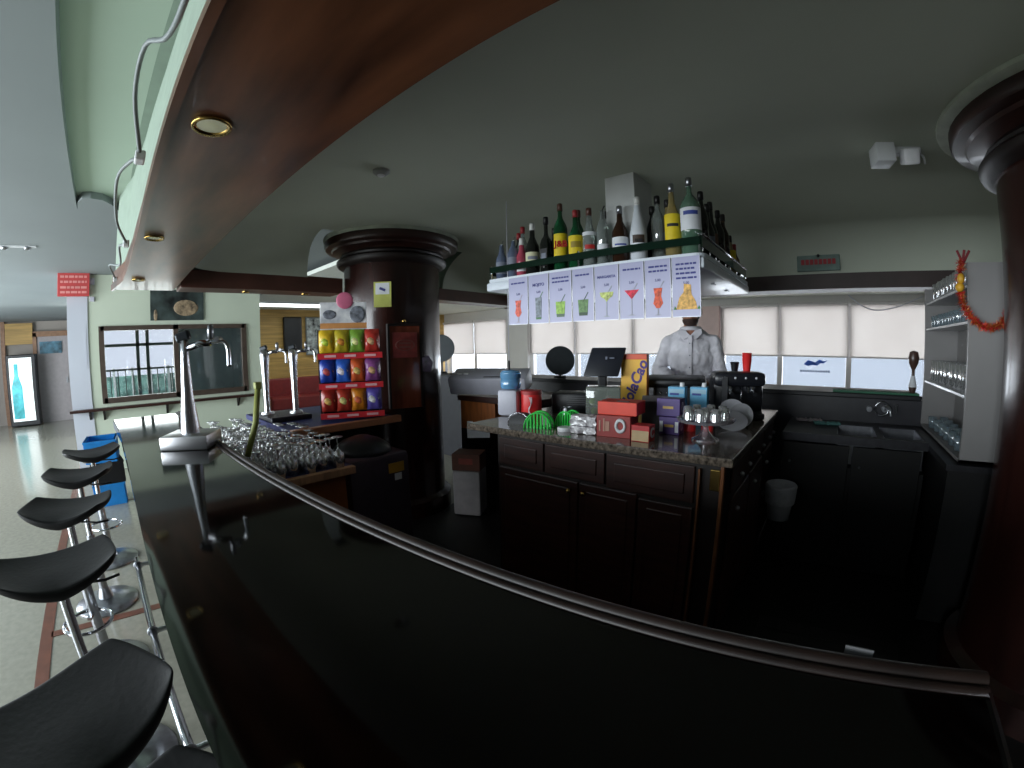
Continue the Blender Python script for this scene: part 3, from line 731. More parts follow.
gb = mat('brown_bottle_glass', (54, 34, 22), .08, var=.1, trans=.3); gc = thin_glass('clear_bottle_glass', (190, 200, 196), .3, .12)
gblue = thin_glass('bluish_bottle_glass', (120, 135, 165), .5, .12); gy = thin_glass('amber_bottle_glass', (190, 170, 110), .45, .1)
gw = mat('white_coated_bottle', (205, 210, 216), .35, var=.02); glg = thin_glass('pale_green_bottle_glass', (110, 150, 125), .5, .12)
gpk = mat('pink_liquid_bottle', (170, 72, 90), .15, var=.1)
LW = mat('label_white', (215, 218, 222), .6, var=.03); LC = mat('label_cream', (206, 204, 170), .6, var=.05); LY = mat('label_yellow', (222, 196, 30), .6, var=.05)
LR = mat('label_red', (180, 30, 26), .6); LB = mat('label_black', (34, 34, 38), .6); LBl = mat('label_blue', (60, 76, 150), .6); LG = mat('label_grey', (120, 126, 140), .6)
cr_ = mat('cap_red', (150, 34, 40), .4); ck = mat('cap_black', (22, 20, 22), .4); cw = mat('cap_white', (214, 214, 210), .4); cbn = mat('cap_brown', (84, 50, 38), .4); cs = steel
YF, YM, YK = 2.085, 2.20, 2.30
BT = [
 (-1.87, YF, .26, .038, gblue, chrome, 'squat blue grey bottle with a steel pourer, leftmost on the shelf', (LG, .3, .3), None, 'round', 'pour', None),
 (-1.93+.03, YK, .36, .036, gd, cr_, 'dark bottle with a red cap behind the leftmost blue grey bottle', None, None, 'tall', None, None),
 (-1.77, YF, .27, .036, gblue, chrome, 'blue tinted bottle with thin steel pourer, second from the left', (LG, .35, .3), None, 'tall', 'pour', None),
 (-1.80, YM+.02, .37, .038, gc, cr_, 'clear bottle with a big dark red cap in the back row', None, None, 'tall', None, None),
 (-1.70, YF, .25, .034, gpk, cw, 'pink bottle with white cap between blue and dark bottles', (LW, .2, .12), None, 'round', None, None),
 (-1.615, YF, .33, .044, gd, cw, 'black rounded bottle with white cap and cream label', (LC, .32, .22), (LG, .32, .06), 'round', None, None),
 (-1.60, YK, .34, .034, gd, ck, 'plain black bottle behind the cream labelled one', None, None, 'tall', None, None),
 (-1.51, YF, .35, .040, gd, ck, 'square black whiskey bottle with black label and grey print', (LB, .28, .3), (LG, .3, .1), 'square', None, None),
 (-1.475, YM+.02, .33, .034, gd, ck, 'narrow dark bottle left of the green bottle with yellow label', None, None, 'tall', None, None),
 (-1.405, YF, .41, .041, gg_, cbn, 'green bottle with yellow label and red J&B lettering', (LY, .38, .32), None, 'tall', None, ('J&B', .05, LR)),
 (-1.37, YM+.03, .40, .038, gg_, cbn, 'second green bottle standing just behind the J&B bottle', None, None, 'tall', None, None),
 (-1.30, YF, .35, .044, gg_, cr_, 'green bottle with red cap and wide yellow label', (LY, .38, .34), (mat('label_gold', (150, 130, 40), .5), .4, .1), 'round', None, None),
 (-1.21, YF, .345, .040, gc, cbn, 'clear gin bottle with brown cap, white neck band and red crest', (LW, .55, .06), (LR, .33, .07), 'round', None, None),
 (-1.125, YF, .34, .034, gc, ck, 'clear bottle with black pourer left of the brown squat bottle', (LW, .28, .14), None, 'tall', 'pour', None),
 (-1.175, YM+.0, .35, .034, gc, ck, 'clear bottle with black cap in the back row beside the post', None, None, 'tall', None, None),
 (-1.02, YF, .32, .045, gb, cs, 'brown squat bottle with silver cap and pale label', (LW, .32, .24), (LBl, .31, .03), 'round', None, None),
 (-.915, YF, .35, .045, gw, cw, 'white coconut liqueur bottle with dark round emblem', (gw, .3, .02), (mat('emblem_brown', (70, 56, 48), .6), .33, .12), 'cone', None, ('RUM', .018, LB)),
 (-.90, YM+.05, .34, .034, gd, ck, 'dark bottle with black cap peeping behind the white bottle', None, None, 'tall', None, None),
 (-.84, YM-.02, .37, .038, gc, ck, 'clear bottle with long black cap right of the white bottle', None, None, 'tall', None, None),
 (-.795, YM+.01, .35, .034, gy, ck, 'amber bottle with black cap beside the yellow labelled bottle', (LG, .35, .25), None, 'tall', None, None),
 (-.725, YF, .385, .041, gy, cs, 'tall amber bottle with silver neck and yellow label', (LY, .40, .34), (LB, .42, .04), 'round', None, None),
 (-.63, YF+.0, .40, .052, glg, cs, 'large pale green bottle with white label at the shelf corner', (LW, .45, .28), (LBl, .52, .05), 'tall', None, None),
 (-.615, YM+.03, .37, .034, gd, ck, 'dark bottle hidden behind the large pale green bottle', None, None, 'tall', None, None),
 (-.62, 2.36, .34, .038, gd, ck, 'dark bottle first on the right side of the shelf', (LG, .35, .2), None, 'round', None, None),
 (-.63, 2.47, .385, .038, gd, ck, 'tall dark bottle second on the right side with brown label', (mat('label_brown', (110, 80, 60), .6), .4, .2), None, 'round', None, None),
 (-.62, 2.60, .37, .036, gd, ck, 'dark wine bottle third on the right side of the shelf', (LW, .25, .12), None, 'tall', None, None),
 (-.62, 2.73, .38, .036, gb, ck, 'brown bottle fourth on the right side of the shelf', None, None, 'tall', None, None),
 (-.61, 2.85, .27, .038, gy, ck, 'amber bottle with bright yellow label towards the back corner', (LY, .4, .45), None, 'round', None, None),
 (-.61, 2.98, .24, .036, gb, cr_, 'low brown bottle with reddish cap at the back corner', (LC, .35, .2), None, 'round', None, None),
]
for x, y, h, r, g, c, l, lab, lab2, stl, cm, tx in BT:
    bottle(x, y, h, r, g, c, l, lab, lab2, stl, cm, txt=tx)
# ---- cocktail posters
PX = [-1.735, -1.58, -1.43, -1.275, -1.135, -.99, -.85, -.71, -.565]
def glass_art(kind, col):
    def poly(pts): return pts
    if kind == 'hurricane': return [[(-.02, .035), (-.014, .0), (-.022, -.03), (-.008, -.05), (.008, -.05), (.022, -.03), (.014, 0), (.02, .035)]], [[(-.003, -.05), (.003, -.05), (.003, -.075), (.018, -.08), (-.018, -.08), (-.003, -.075)]]
    if kind == 'martini': return [[(-.035, .035), (.035, .035), (0, -.005)]], [[(-.002, -.005), (.002, -.005), (.002, -.07), (.02, -.076), (-.02, -.076), (-.002, -.07)]]
    if kind == 'margarita': return [[(-.035, .035), (.035, .035), (.03, .015), (.012, .005), (0, -.01), (-.012, .005), (-.03, .015)]], [[(-.002, -.01), (.002, -.01), (.002, -.07), (.02, -.076), (-.02, -.076), (-.002, -.07)]]
    if kind == 'heap': return [[(-.045, -.06), (-.03, -.01), (-.012, .01), (-.01, .045), (.02, .04), (.022, 0), (.04, -.03), (.046, -.06)]], [[(-.055, -.06), (-.05, -.045), (-.04, -.06)], [(.045, -.06), (.052, -.045), (.06, -.06)]]
    if kind == 'rocks': return [[(-.028, .01), (.028, .01), (.024, -.05), (-.024, -.05)]], [[(-.024, -.05), (.024, -.05), (.022, -.065), (-.022, -.065)]]
    return [[(-.02, .04), (.02, .04), (.017, -.06), (-.017, -.06)]], [[(-.017, -.06), (.017, -.06), (.016, -.07), (-.016, -.07)]]
arts = [('hurricane', (206, 92, 74), (160, 150, 160), None, 'leftmost cocktail poster, tall orange red drink in a stemmed glass', 1),
        ('tall', (120, 128, 136), (80, 120, 80), 'MOJITO', 'cocktail poster headed MOJITO with a tall clear drink', 1),
        ('rocks', (140, 176, 80), (90, 110, 90), None, 'cocktail poster with a short lime green drink and two title lines', 2),
        ('rocks', (96, 128, 80), (60, 80, 60), None, 'cocktail poster with a low dark green drink and black straws', 1),
        ('margarita', (180, 190, 110), (150, 156, 160), 'MARGARITA', 'cocktail poster headed MARGARITA with a pale yellow drink', 1),
        ('martini', (204, 30, 60), (150, 150, 160), None, 'cocktail poster with a red drink in a martini glass', 1),
        ('hurricane', (206, 84, 50), (150, 150, 160), None, 'cocktail poster with an orange red drink in a curved glass', 2),
        ('heap', (206, 160, 84), (60, 120, 50), None, 'rightmost poster with golden food heap and several text lines', 4)]
for i, (kd, c1, c2, title, lab, nl) in enumerate(arts):
    xa, xb = PX[i]+.003, PX[i+1]-.003; xm = (xa+xb)/2; hw = (xb-xa)/2
    t = thing('cocktail_poster', lab, 'poster', (xm, sy0-.008, 1.55), 0, 'cocktail posters hanging from the white canopy')
    b = B(); aabb(b, -hw, hw, -.001, .001, 0, .285)
    obj('sheet', b, paper, t)
    b = B(); aabb(b, -hw, -hw+.002, -.0025, .0015, 0, .285); aabb(b, hw-.002, hw, -.0025, .0015, 0, .285); aabb(b, -hw, hw, -.0025, .0015, 0, .003); obj('sleeve_edge', b, mat('clear_sleeve_edge', (225, 226, 235), .2), t)
    a, b_ = glass_art(kd, c1)
    sc = 1.15
    b = B()
    for p in a: prism(b, [(x*sc, y*sc) for x, y in p], 0, .0012, face_mtx((0, -.0012, .105)))
    obj('drink_picture', b, mat('art_%d_%d_%d' % c1, c1, .6, var=.25, scale=60), t)
    b = B()
    for p in b_: prism(b, [(x*sc, y*sc) for x, y in p], 0, .0012, face_mtx((0, -.0012, .105)))
    obj('glass_picture', b, mat('art_%d_%d_%d' % c2, c2, .6), t)
    if kd != 'heap':
        b = B(); sy_ = {'rocks': -.028, 'tall': 0}.get(kd, -.004)
        prism(b, [(.005, .04+sy_), (.03, .078+sy_), (.034, .076+sy_), (.009, .038+sy_)], 0, .0012, face_mtx((0, -.0012, .105))); obj('straw_picture', b, mat('art_%d_%d_%d' % c2, c2, .6), t)
    if title:
        b = text_bm(title, .024 if len(title) < 8 else .019, face_mtx((0, -.0015, .225)), .0006, 0, .0006); obj('lettering', b, ink, t)
    b = B()
    for k in range(nl):
        if title: break
        x = -hw+.02; z_ = .25-k*.022
        while x < hw-.025:
            l = random.uniform(.012, .03); aabb(b, x, min(x+l, hw-.018), -.0022, -.001, z_-.0045, z_+.0045); x += l+.004
    if not title: obj('title_lines', b, ink, t)
    else: b.free()
    b = text_bm('5,00', .017, face_mtx((0, -.0015, .183 if nl < 4 else .16)), .0006, 0, .0004); obj('price', b, mat('art_price', (92, 92, 130), .6), t)

# ================================================================== PILLARS
def pillar(name, label, cx, cy, top=BC):
    t = thing(name, label, 'pillar', (cx, cy, 0))
    b = B(); lathe(b, [(.47, 0), (.47, .14), (.42, .17), (.42, 2.14)], seg=48); obj('shaft', b, mat('red_mahogany_shaft', (30, 14, 13), .25, var=.25, scale=3, stretch=(2, 2, .4), coat=.15, rgb2=(44, 21, 17)), t, True)
    b = B(); lathe(b, [(.42, 2.12), (.45, 2.125), (.475, 2.14), (.485, 2.16), (.485, 2.18), (.47, 2.195), (.455, 2.20), (.46, 2.215), (.45, 2.23), (.44, 2.24)], seg=48); obj('ring_moulding', b, mahog_d, t, True)
    b = B(); lathe(b, [(.44, 2.23), (.47, 2.25), (.52, 2.26), (.53, 2.275), (.58, 2.285), (.59, 2.30), (.59, 2.345), (.40, 2.345)], seg=48); obj('capital', b, mahog, t, True)
    return t
p1 = pillar('round_pillar', 'round dark mahogany pillar with ring capital behind the snack rack', -3.24, 2.15)
p2 = pillar('round_pillar', 'dark round pillar cut off by the right edge of the picture', 1.16, 2.12)
for k_, pr_ in enumerate((((-3.24, 2.15, 0), [(.50, 2.343), (.595, 2.343), (.60, 2.36), (.60, 2.38)]), ((1.16, 2.12, 0), [(.50, 2.343), (.62, 2.343), (.64, 2.352), (.64, 2.375)]))):
    bm = B(); lathe(bm, pr_[1], pr_[0], 48); struct('trim_%d' % (9+k_), bm, mat('pale_ring_plaster', (186, 192, 178), .8), None, True)
def on_pillar(cx, cy, ang, z):   # point on pillar face, angle measured so that 0 faces the camera
    d = Vector((-cx, -cy, 0)).normalized(); d = Matrix.Rotation(ang, 3, 'Z') @ d
    return Vector((cx, cy, z))+d*.42, math.atan2(d.y, d.x)+PI/2
# notice, framed plaque on the left pillar
p, a = on_pillar(-3.24, 2.15, math.radians(-10), 1.755)
t = thing('yellow_notice', 'small yellow and white notice high on the left pillar', 'notice', p, a)
bm = B(); aabb(bm, -.07, .07, -.012, .0, 0, .2); obj('card', bm, mat('notice_yellow', (186, 190, 96), .6), t)
bm = B(); aabb(bm, -.055, .055, -.0135, -.012, .10, .19); obj('white_field', bm, LW, t)
bm = B(); box(bm, (.0, -.0145, .14), (.05, .002, .02), ry=.4); obj('blue_mark', bm, ink, t)
p, a = on_pillar(-3.24, 2.15, math.radians(12), .95)
t = thing('framed_mirror', 'tall narrow framed panel with a red oval advertising plate on the pillar', 'panel', p, a)
bm = B()
prism(bm, [(-.138, 0), (-.122, 0), (-.122, .654), (.122, .654), (.122, 0), (.138, 0), (.138, .67), (-.138, .67)], -.02, .04, Matrix.Rotation(PI/2, 4, 'X')); obj('frame', bm, mahog_d, t)
bm = B(); aabb(bm, -.122, .122, -.025, -.01, 0, .65); obj('panel', bm, mat('red_wood_panel', (140, 70, 48), .12, var=.2, scale=4, stretch=(4, 4, .6), coat=.6), t)
pl = B(); aabb(pl, -.1, .1, -.035, -.025, .40, .60, bev=.003); pl = obj('red_plate', pl, mat('plate_red', (186, 84, 80), .4, var=.15), t)
bm = B(); torus(bm, (0, -.036, .50), .075, .005, 28, 6, 'Y')
for v in bm.verts: v.co.z = .5+(v.co.z-.5)*.55
for z_ in (.515, .485): aabb(bm, -.045, .045, -.038, -.035, z_-.007, z_+.007)
obj('oval_print', bm, mat('plate_print', (178, 110, 100), .5), pl)
bm = B(); ball(bm, (0, -.02, .69), .018, 10); cyl(bm, (0, 0, .69), (0, -.03, .69), .008); obj('hook', bm, brass, t)
p, a = on_pillar(-3.24, 2.15, math.radians(38), 1.24)
bm = B(); prism(bm, [(-.07, 0), (.05, -.02), (.08, .06), (.03, .12), (-.05, .1), (-.08, .05)], 0, .01, Matrix.Rotation(PI/2, 4, 'X')); o = obj('purple_sticker', bm, mat('purple_print', (78, 62, 96), .5, var=.4, scale=20)); o.location = p; o.rotation_euler = (0, 0, a); tag(o, 'purplish patterned sticker on the right flank of the left pillar', 'sticker')

# ================================================================== SNACK RACK
ra = math.radians(62)     # rack width direction from the picture side
t = thing('snack_rack', 'three tier black rack of snack bags with red price strips and a cartoon header', 'rack', (-2.72, 1.44, .952), math.radians(64))
t.scale = (1.1, 1.1, 1.1)
# local: x = width (to the right seen from the camera), -y = towards the camera
bm = B()
for x in (-.19, .19): aabb(bm, x-.008, x+.008, .03, .12, 0, .56)
aabb(bm, -.19, .19, .11, .12, 0, .56)
for z_ in (.02, .20, .38): box(bm, (0, .0, z_+.01), (.38, .2, .01), rx=-.15)
obj('rack_frame', bm, black, t)
for z_ in (.02, .20, .38):
    bm = B(); box(bm, (0, -.115, z_+.015), (.39, .008, .035), rx=.1); ps = obj('price_strip', bm, mat('strip_red', (206, 48, 56), .4), t)
    for i in range(3):
        bm = B(); box(bm, (-.12+i*.12, -.12, z_+.015), (.07, .003, .014), rx=.1); obj('price_tag', bm, mat('strip_pink', (232, 178, 182), .4), ps)
bm = B(); aabb(bm, -.18, .12, .09, .1, .56, .74, bev=.003); hd = obj('header_board', bm, mat('header_pale', (226, 230, 240), .4, var=.2, scale=12), t)
bm = B(); ball(bm, (-.02, .085, .75), .055, 16, (1, .12, 1)); obj('pink_balloon', bm, mat('balloon_pink', (206, 110, 140), .4), hd)
for q_ in (((.06, .085, .66), .05, (1, .1, 1.1)), ((-.12, .087, .66), .03, (1.4, .1, 1))):
    bm = B(); ball(bm, q_[0], q_[1], 16, q_[2]); obj('grey_cartoon_face', bm, mat('cartoon_grey', (120, 124, 134), .5, var=.4, scale=25), hd)
bm = B(); aabb(bm, -.18, .12, .084, .092, .57, .605); obj('orange_band', bm, mat('band_orange', (214, 150, 90), .5), hd)
def bag(x, y, z, w_, h_, col, col2, label, rz=0):
    b = B(); n1, n2 = 8, 10; F = []; K = []
    for i in range(n1+1):
        u = -1+2*i/n1; f = []; k = []
        for j in range(n2+1):
            v = -1+2*j/n2
            d = .032*max(0, (1-u**4))*max(0, 1-abs(v)**3)*(1+.12*math.sin(5*u+3*v))
            xx = u*w_/2*(1-.07*(1-abs(v)**2)*0-.05*(1-v*v)*-1)
            f.append(b.verts.new((xx, -d, h_/2+v*h_/2))); k.append(b.verts.new((xx, d*.7+.0005, h_/2+v*h_/2)))
        F.append(f); K.append(k)
    for i in range(n1):
        for j in range(n2):
            b.faces.new((F[i][j], F[i+1][j], F[i+1][j+1], F[i][j+1])); b.faces.new((K[i][j], K[i][j+1], K[i+1][j+1], K[i+1][j]))
    bmesh.ops.remove_doubles(b, verts=b.verts, dist=.0012)
    m_ = mat('foil_%d_%d_%d' % col, col, .25, var=.12, scale=20, bump=.3)
    tt = thing('snack_bag', label, 'snack bag', (x, y, z), rz, 'snack bags on the rack')
    obj('bag', b, m_, tt, True)
    b = B(); ball(b, (0, -.024, h_*.48), w_*.36, 12, (1, .3, .8)); obj('printed_panel', b, mat('foilp_%d_%d_%d' % col2, col2, .35, var=.5, scale=30), tt)
    return tt
rm = Matrix.Translation((-2.72, 1.44, .952)) @ Matrix.Rotation(math.radians(64), 4, 'Z') @ Matrix.Scale(1.1, 4)
rows = [(.40, [((206, 170, 40), (150, 170, 50), 'yellow'), ((196, 176, 50), (220, 120, 50), 'mustard yellow'), ((120, 160, 60), (210, 190, 120), 'green'), ((190, 60, 50), (226, 150, 110), 'red orange')], 'top'),
        (.22, [((34, 60, 150), (150, 60, 60), 'dark blue'), ((50, 96, 190), (190, 180, 190), 'bright blue'), ((206, 92, 50), (230, 160, 90), 'orange'), ((140, 80, 140), (210, 150, 110), 'purple')], 'middle'),
        (.04, [((150, 44, 36), (214, 150, 80), 'brown red'), ((176, 60, 44), (226, 180, 110), 'red with snack picture'), ((212, 130, 40), (226, 90, 60), 'orange yellow'), ((96, 84, 170), (214, 206, 226), 'violet')], 'bottom')]
for z_, cols, rn in rows:
    for i, (c1, c2, nm) in enumerate(cols):
        q = rm @ Vector((-.138+i*.092, -.055, z_+.015))
        bag(q.x, q.y, q.z, .104, .155, c1, c2, '%s snack bag on the %s tier of the rack' % (nm, rn), math.radians(64)+random.uniform(-.15, .15))

# ================================================================== THINGS ON THE ISLAND
Z = 1.0
def simple(name, label, cat, bm, m, loc, rz=0, group=None, smooth=None):
    o = obj(name, bm, m, None, smooth); o.location = loc; o.rotation_euler = (0, 0, rz); return tag(o, label, cat, group)
# water dispenser (grey body with blue jug)
t = thing('water_dispenser', 'grey countertop dispenser with a clear blue jug on top', 'dispenser', (-1.72, 1.98, Z), .3)
bm = B(); box(bm, (0, 0, .08), (.13, .13, .16), bev=.02); obj('body', bm, greyp, t, True)
bm = B(); lathe(bm, [(0, .165), (.058, .165), (.063, .18), (.063, .215), (.058, .222), (.063, .23), (.063, .26), (.05, .275), (0, .28)], seg=24); obj('jug', bm, thin_glass('blue_jug', (130, 190, 235), .6, .05), t, True)
# red canister
t = thing('red_canister', 'red round canister beside the grey dispenser', 'canister', (-1.60, 2.03, Z))
bm = B(); lathe(bm, [(0, 0), (.06, 0), (.063, .01), (.063, .13), (.06, .14)], seg=28); obj('tin', bm, red, t, True)
bm = B(); lathe(bm, [(.066, .132), (.066, .152), (.06, .156), (0, .156)], seg=28); obj('lid', bm, mat('dull_red', (176, 50, 50), .5), t, True)
bm = B()
for i in range(3): tube(bm, smoothpath([(.03+.01*i, -.06, .12), (.045, -.063+.004*i, .08), (.03, -.066, .03+.01*i), (.05, -.06, .01)]), .0018, 6)
obj('white_scribble', bm, LW, t)
# napkin holder
t = thing('napkin_holder', 'black rounded napkin holder with a chrome wire edge on the island corner', 'holder', (-1.49, 1.80, Z), .25)
bm = B(); prism(bm, [(.06*math.cos(a_*PI/12), .055*math.sin(a_*PI/12)) for a_ in range(13)], -.04, .04, Matrix.Rotation(PI/2, 4, 'X')); obj('body', bm, black, t)
bm = B(); tube(bm, [(.063*math.cos(a_*PI/12), -.04, .06*math.sin(a_*PI/12)+.002) for a_ in range(13)], .003, 8); obj('wire_edge', bm, chrome, t)
# green fan shaped racks
for gx, gy, ga, gl in ((-1.33, 1.75, .35, 'green plastic slotted half round holder, the nearer left one'), (-1.215, 1.86, -.2, 'green plastic slotted half round holder beside the white lid')):
    t = thing('green_holder', gl, 'holder', (gx, gy, Z), ga, 'green slotted holders')
    bm = B()
    for s_ in (-.03, .03):
        tube(bm, [(.072*math.cos(a_*PI/12), s_, .08*math.sin(a_*PI/12)) for a_ in range(13)], .005, 8)
        for i in range(-3, 4):
            x = i*.018; h_ = .08*math.sqrt(max(0, 1-(x/.072)**2)); box(bm, (x, s_, h_/2), (.009, .006, h_))
    obj('slotted_side', bm, green, t)
    bm = B(); box(bm, (0, 0, .004), (.13, .055, .008), bev=.002); obj('base', bm, mat('deep_green_plastic', (20, 120, 44), .4), t)
bm = B(); lathe(bm, [(0, 0), (.036, 0), (.038, .012), (.034, .02), (0, .02)], seg=24); simple('round_lid_dish', 'small round white lid lying in front of the green holders', 'saucer lid', bm, whitep, (-1.17, 1.75, Z), smooth=True)
# clear cellophane pack
t = thing('cellophane_pack', 'crumpled clear packet of small wrapped items at the island front', 'packet', (-1.055, 1.76, Z), .15)
bm = B(); bmesh.ops.create_cube(bm, size=1); bmesh.ops.subdivide_edges(bm, edges=bm.edges, cuts=5, use_grid_fill=True)
for v in bm.verts: v.co = Vector((v.co.x*.13+random.uniform(-.005, .005), v.co.y*.08+random.uniform(-.005, .005), (v.co.z+.5)*.082+random.uniform(0, .007)))
obj('wrapper', bm, mat('cellophane_white', (210, 200, 208), .15, var=.35, scale=40, coat=.5), t)
bm = B()
for i in range(4): lathe(bm, [(0, .0), (.012, 0), (.012, .002), (0, .002)], (-.045+i*.03, -.047, .04), 12)
for v in bm.verts: pass
obj('printed_dots', bm, mat('dot_grey', (110, 106, 112), .4), t)
# small chrome pot + black appliance behind
t = thing('milk_pot', 'small steel milk jug in front of the black toaster', 'jug', (-1.40, 2.12, Z))
bm = B(); lathe(bm, [(0, 0), (.03, 0), (.034, .02), (.026, .05), (.028, .058), (.024, .056), (.02, .04), (0, .01)], seg=20); obj('body', bm, steel, t, True)
bm = B(); tube(bm, smoothpath([(-.026, 0, .05), (-.045, 0, .045), (-.045, 0, .02), (-.03, 0, .015)]), .003, 8); obj('handle', bm, black, t)
t = thing('black_appliance', 'low black counter appliance with grille behind the green holders', 'appliance', (-1.50, 2.36, Z), .35)
bm = B(); box(bm, (0, 0, .06), (.26, .2, .12), bev=.012); obj('housing', bm, black, t, True)
bm = B()
for i in range(5): box(bm, (.03, -.101, .05+i*.013), (.12, .004, .004))
obj('grille', bm, mat('dark_grey_plastic', (60, 60, 64), .4), t)
# POS screen with clear produce box below
t = thing('pos_screen', 'tilted black touch screen seen from the back on the island', 'screen', (-1.33, 2.42, Z+.03), .42)
bm = B(); box(bm, (0.02, -.02, .285), (.22, .02, .19), bev=.008, rx=-.35); scr = obj('screen_housing', bm, mat('screen_black', (34, 37, 44), .4), t, True)
for v in scr.data.vertices:    # sheared back shell, wider at the top right
    v.co.x += (v.co.z-.285)*.28
bm = B(); box(bm, (.03, -.036, .31), (.012, .003, .018), rx=-.35); box(bm, (.065, -.036, .31), (.03, .003, .008), rx=-.35); obj('logo_mark', bm, LG, scr)
bm = B(); box(bm, (0, .04, .10), (.06, .05, .24), bev=.01); box(bm, (0, .06, -.02), (.18, .12, .02), bev=.005); obj('stand', bm, black, t)
t = thing('clear_produce_box', 'clear plastic box of limes and green leaves under the black screen', 'container', (-1.22, 2.24, Z), .42)
bm = B(); box(bm, (0, 0, .09), (.20, .13, .18), bev=.008); obj('box', bm, thin_glass('cloudy_plastic', (214, 222, 214), .22, .03), t, True)
for k, (lx, ly, lz) in enumerate(((-.05, -.02, .035), (.0, .0, .035), (.05, -.02, .035), (-.03, .02, .08), (.03, -.02, .085), (-.06, -.02, .09), (.06, .02, .08))):
    b = B(); ball(b, (0, 0, 0), .026, 12, (1, 1, .9)); ball(b, (.024, 0, 0), .006, 8)
    q = Matrix.Rotation(.42, 3, 'Z') @ Vector((lx, ly, 0))
    o = simple('lime', 'green lime in the clear plastic box, %s' % ['lower left', 'lower middle', 'lower right', 'upper row behind left', 'upper row front middle', 'upper row far left', 'upper row far right'][k], 'lime', b, mat('lime_skin', (126, 150, 60), .45, var=.15), (-1.22+q.x, 2.24+q.y, Z+lz), random.uniform(0, 6), 'limes in the clear box')
# cocoa box
t = thing('cocoa_box', 'tall yellow carton with purple ColaCao lettering and red top', 'carton', (-1.16, 2.55, Z), .22)
bm = B(); box(bm, (0, 0, .165), (.165, .08, .33), bev=.002); bx_ = obj('carton', bm, mat('cocoa_yellow', (250, 190, 62), .5, var=.04), t)
bm = B(); box(bm, (0, 0, .346), (.166, .081, .034), bev=.002); obj('red_top', bm, mat('cocoa_red', (232, 96, 62), .5), t)
bm = B(); box(bm, (.0825, 0, .165), (.002, .078, .32)); obj('side_panel', bm, mat('cocoa_orange', (232, 130, 44), .5), bx_)
bm = text_bm('ColaCao', .094, face_mtx((.002, -.0412, .165), 0, math.radians(68)), .001, .15, .003); obj('lettering', bm, mat('cocoa_purple', (72, 44, 130), .5), bx_)
# red tray box on dark red coffee box
t = thing('coffee_carton', 'dark red carton with a large white O and cup at the island front', 'carton', (-.905, 1.80, Z), .12)
bm = B(); box(bm, (0, 0, .05), (.165, .12, .10), bev=.002); o = obj('carton', bm, mat('carton_maroon', (150, 50, 46), .5, var=.06), t)
bm = B(); torus(bm, (.035, -.062, .055), .021, .007, 24, 6, 'Y')
for v in bm.verts: v.co.z = .055+(v.co.z-.055)*1.25
obj('white_ring', bm, LW, o)
bm = B(); box(bm, (-.045, -.061, .055), (.008, .002, .06)); box(bm, (-.028, -.061, .05), (.02, .002, .045)); box(bm, (-.066, -.061, .05), (.008, .002, .05)); obj('figure_print', bm, mat('carton_print', (176, 130, 110), .5), o)
t = thing('red_tray_box', 'bright red flat box lying on the maroon coffee carton', 'box', (-.90, 1.83, Z+.10), .10)
bm = B(); box(bm, (0, 0, .03), (.19, .13, .06), bev=.002); o = obj('box', bm, redm, t)
bm = B(); box(bm, (.0955, 0, .03), (.002, .126, .056)); obj('bright_side', bm, red, o)
bm = B(); box(bm, (.02, -.03, .061), (.06, .02, .002)); obj('hand_hole', bm, black, o)
# small red/beige box
t = thing('small_tea_box', 'small beige and red box with a white C mark at the island front', 'box', (-.755, 1.755, Z), .02)
bm = B(); box(bm, (0, 0, .036), (.085, .07, .072), bev=.002); o = obj('carton', bm, mat('tea_red', (186, 40, 42), .5), t)
bm = B(); box(bm, (0, -.0355, .026), (.08, .002, .046)); obj('beige_front', bm, mat('tea_beige', (186, 160, 120), .5), o)
bm = text_bm('C', .06, face_mtx((.0435, 0, .036), PI/2), .001, 0, .002); obj('lettering', bm, LW, o)
# purple boxes
for (px_, py_, pz, w_, h_, l) in ((-.685, 1.97, 0, .10, .085, 'purple tea box, the lower of two stacked'), (-.695, 1.98, .085, .115, .085, 'purple tea box with gold lettering, the upper of two stacked')):
    t = thing('tea_box', l, 'box', (px_-.015, py_, Z+pz), .02, 'purple tea boxes')
    bm = B(); box(bm, (0, 0, h_/2), (w_, .08, h_-.002), bev=.002); o = obj('carton', bm, mat('tea_purple', (74, 50, 120), .45, var=.05), t)
    bm = B(); box(bm, (0, -.041, h_*.5), (w_*.45, .002, .012)); obj('gold_title', bm, mat('gold_print', (196, 160, 80), .4), o)
    bm = B(); ball(bm, (w_/2, 0, h_*.5), .026, 12, (.06, .8, 1)); obj('side_motif', bm, mat('motif_lilac', (178, 160, 196), .5, var=.3, scale=40), o)
    if pz == 0:
        for s_ in (-1, 1):
            bm = B(); box(bm, (s_*w_*.38, -.0415, h_*.45), (.016, .002, .05)); obj('white_strip', bm, LW, o)
t = thing('dark_carton', 'dark open carton between the red box and the purple boxes', 'box', (-.83, 2.08, Z), .3)
bm = B(); box(bm, (0, 0, .07), (.13, .1, .14), bev=.002); obj('carton', bm, mat('carton_dark', (42, 40, 40), .5), t)
bm = B(); box(bm, (0, -.03, .15), (.13, .05, .003), rx=.5); box(bm, (.02, 0, .148), (.05, .03, .012), bev=.003); obj('flap', bm, mat('flap_grey', (96, 92, 92), .5), t)
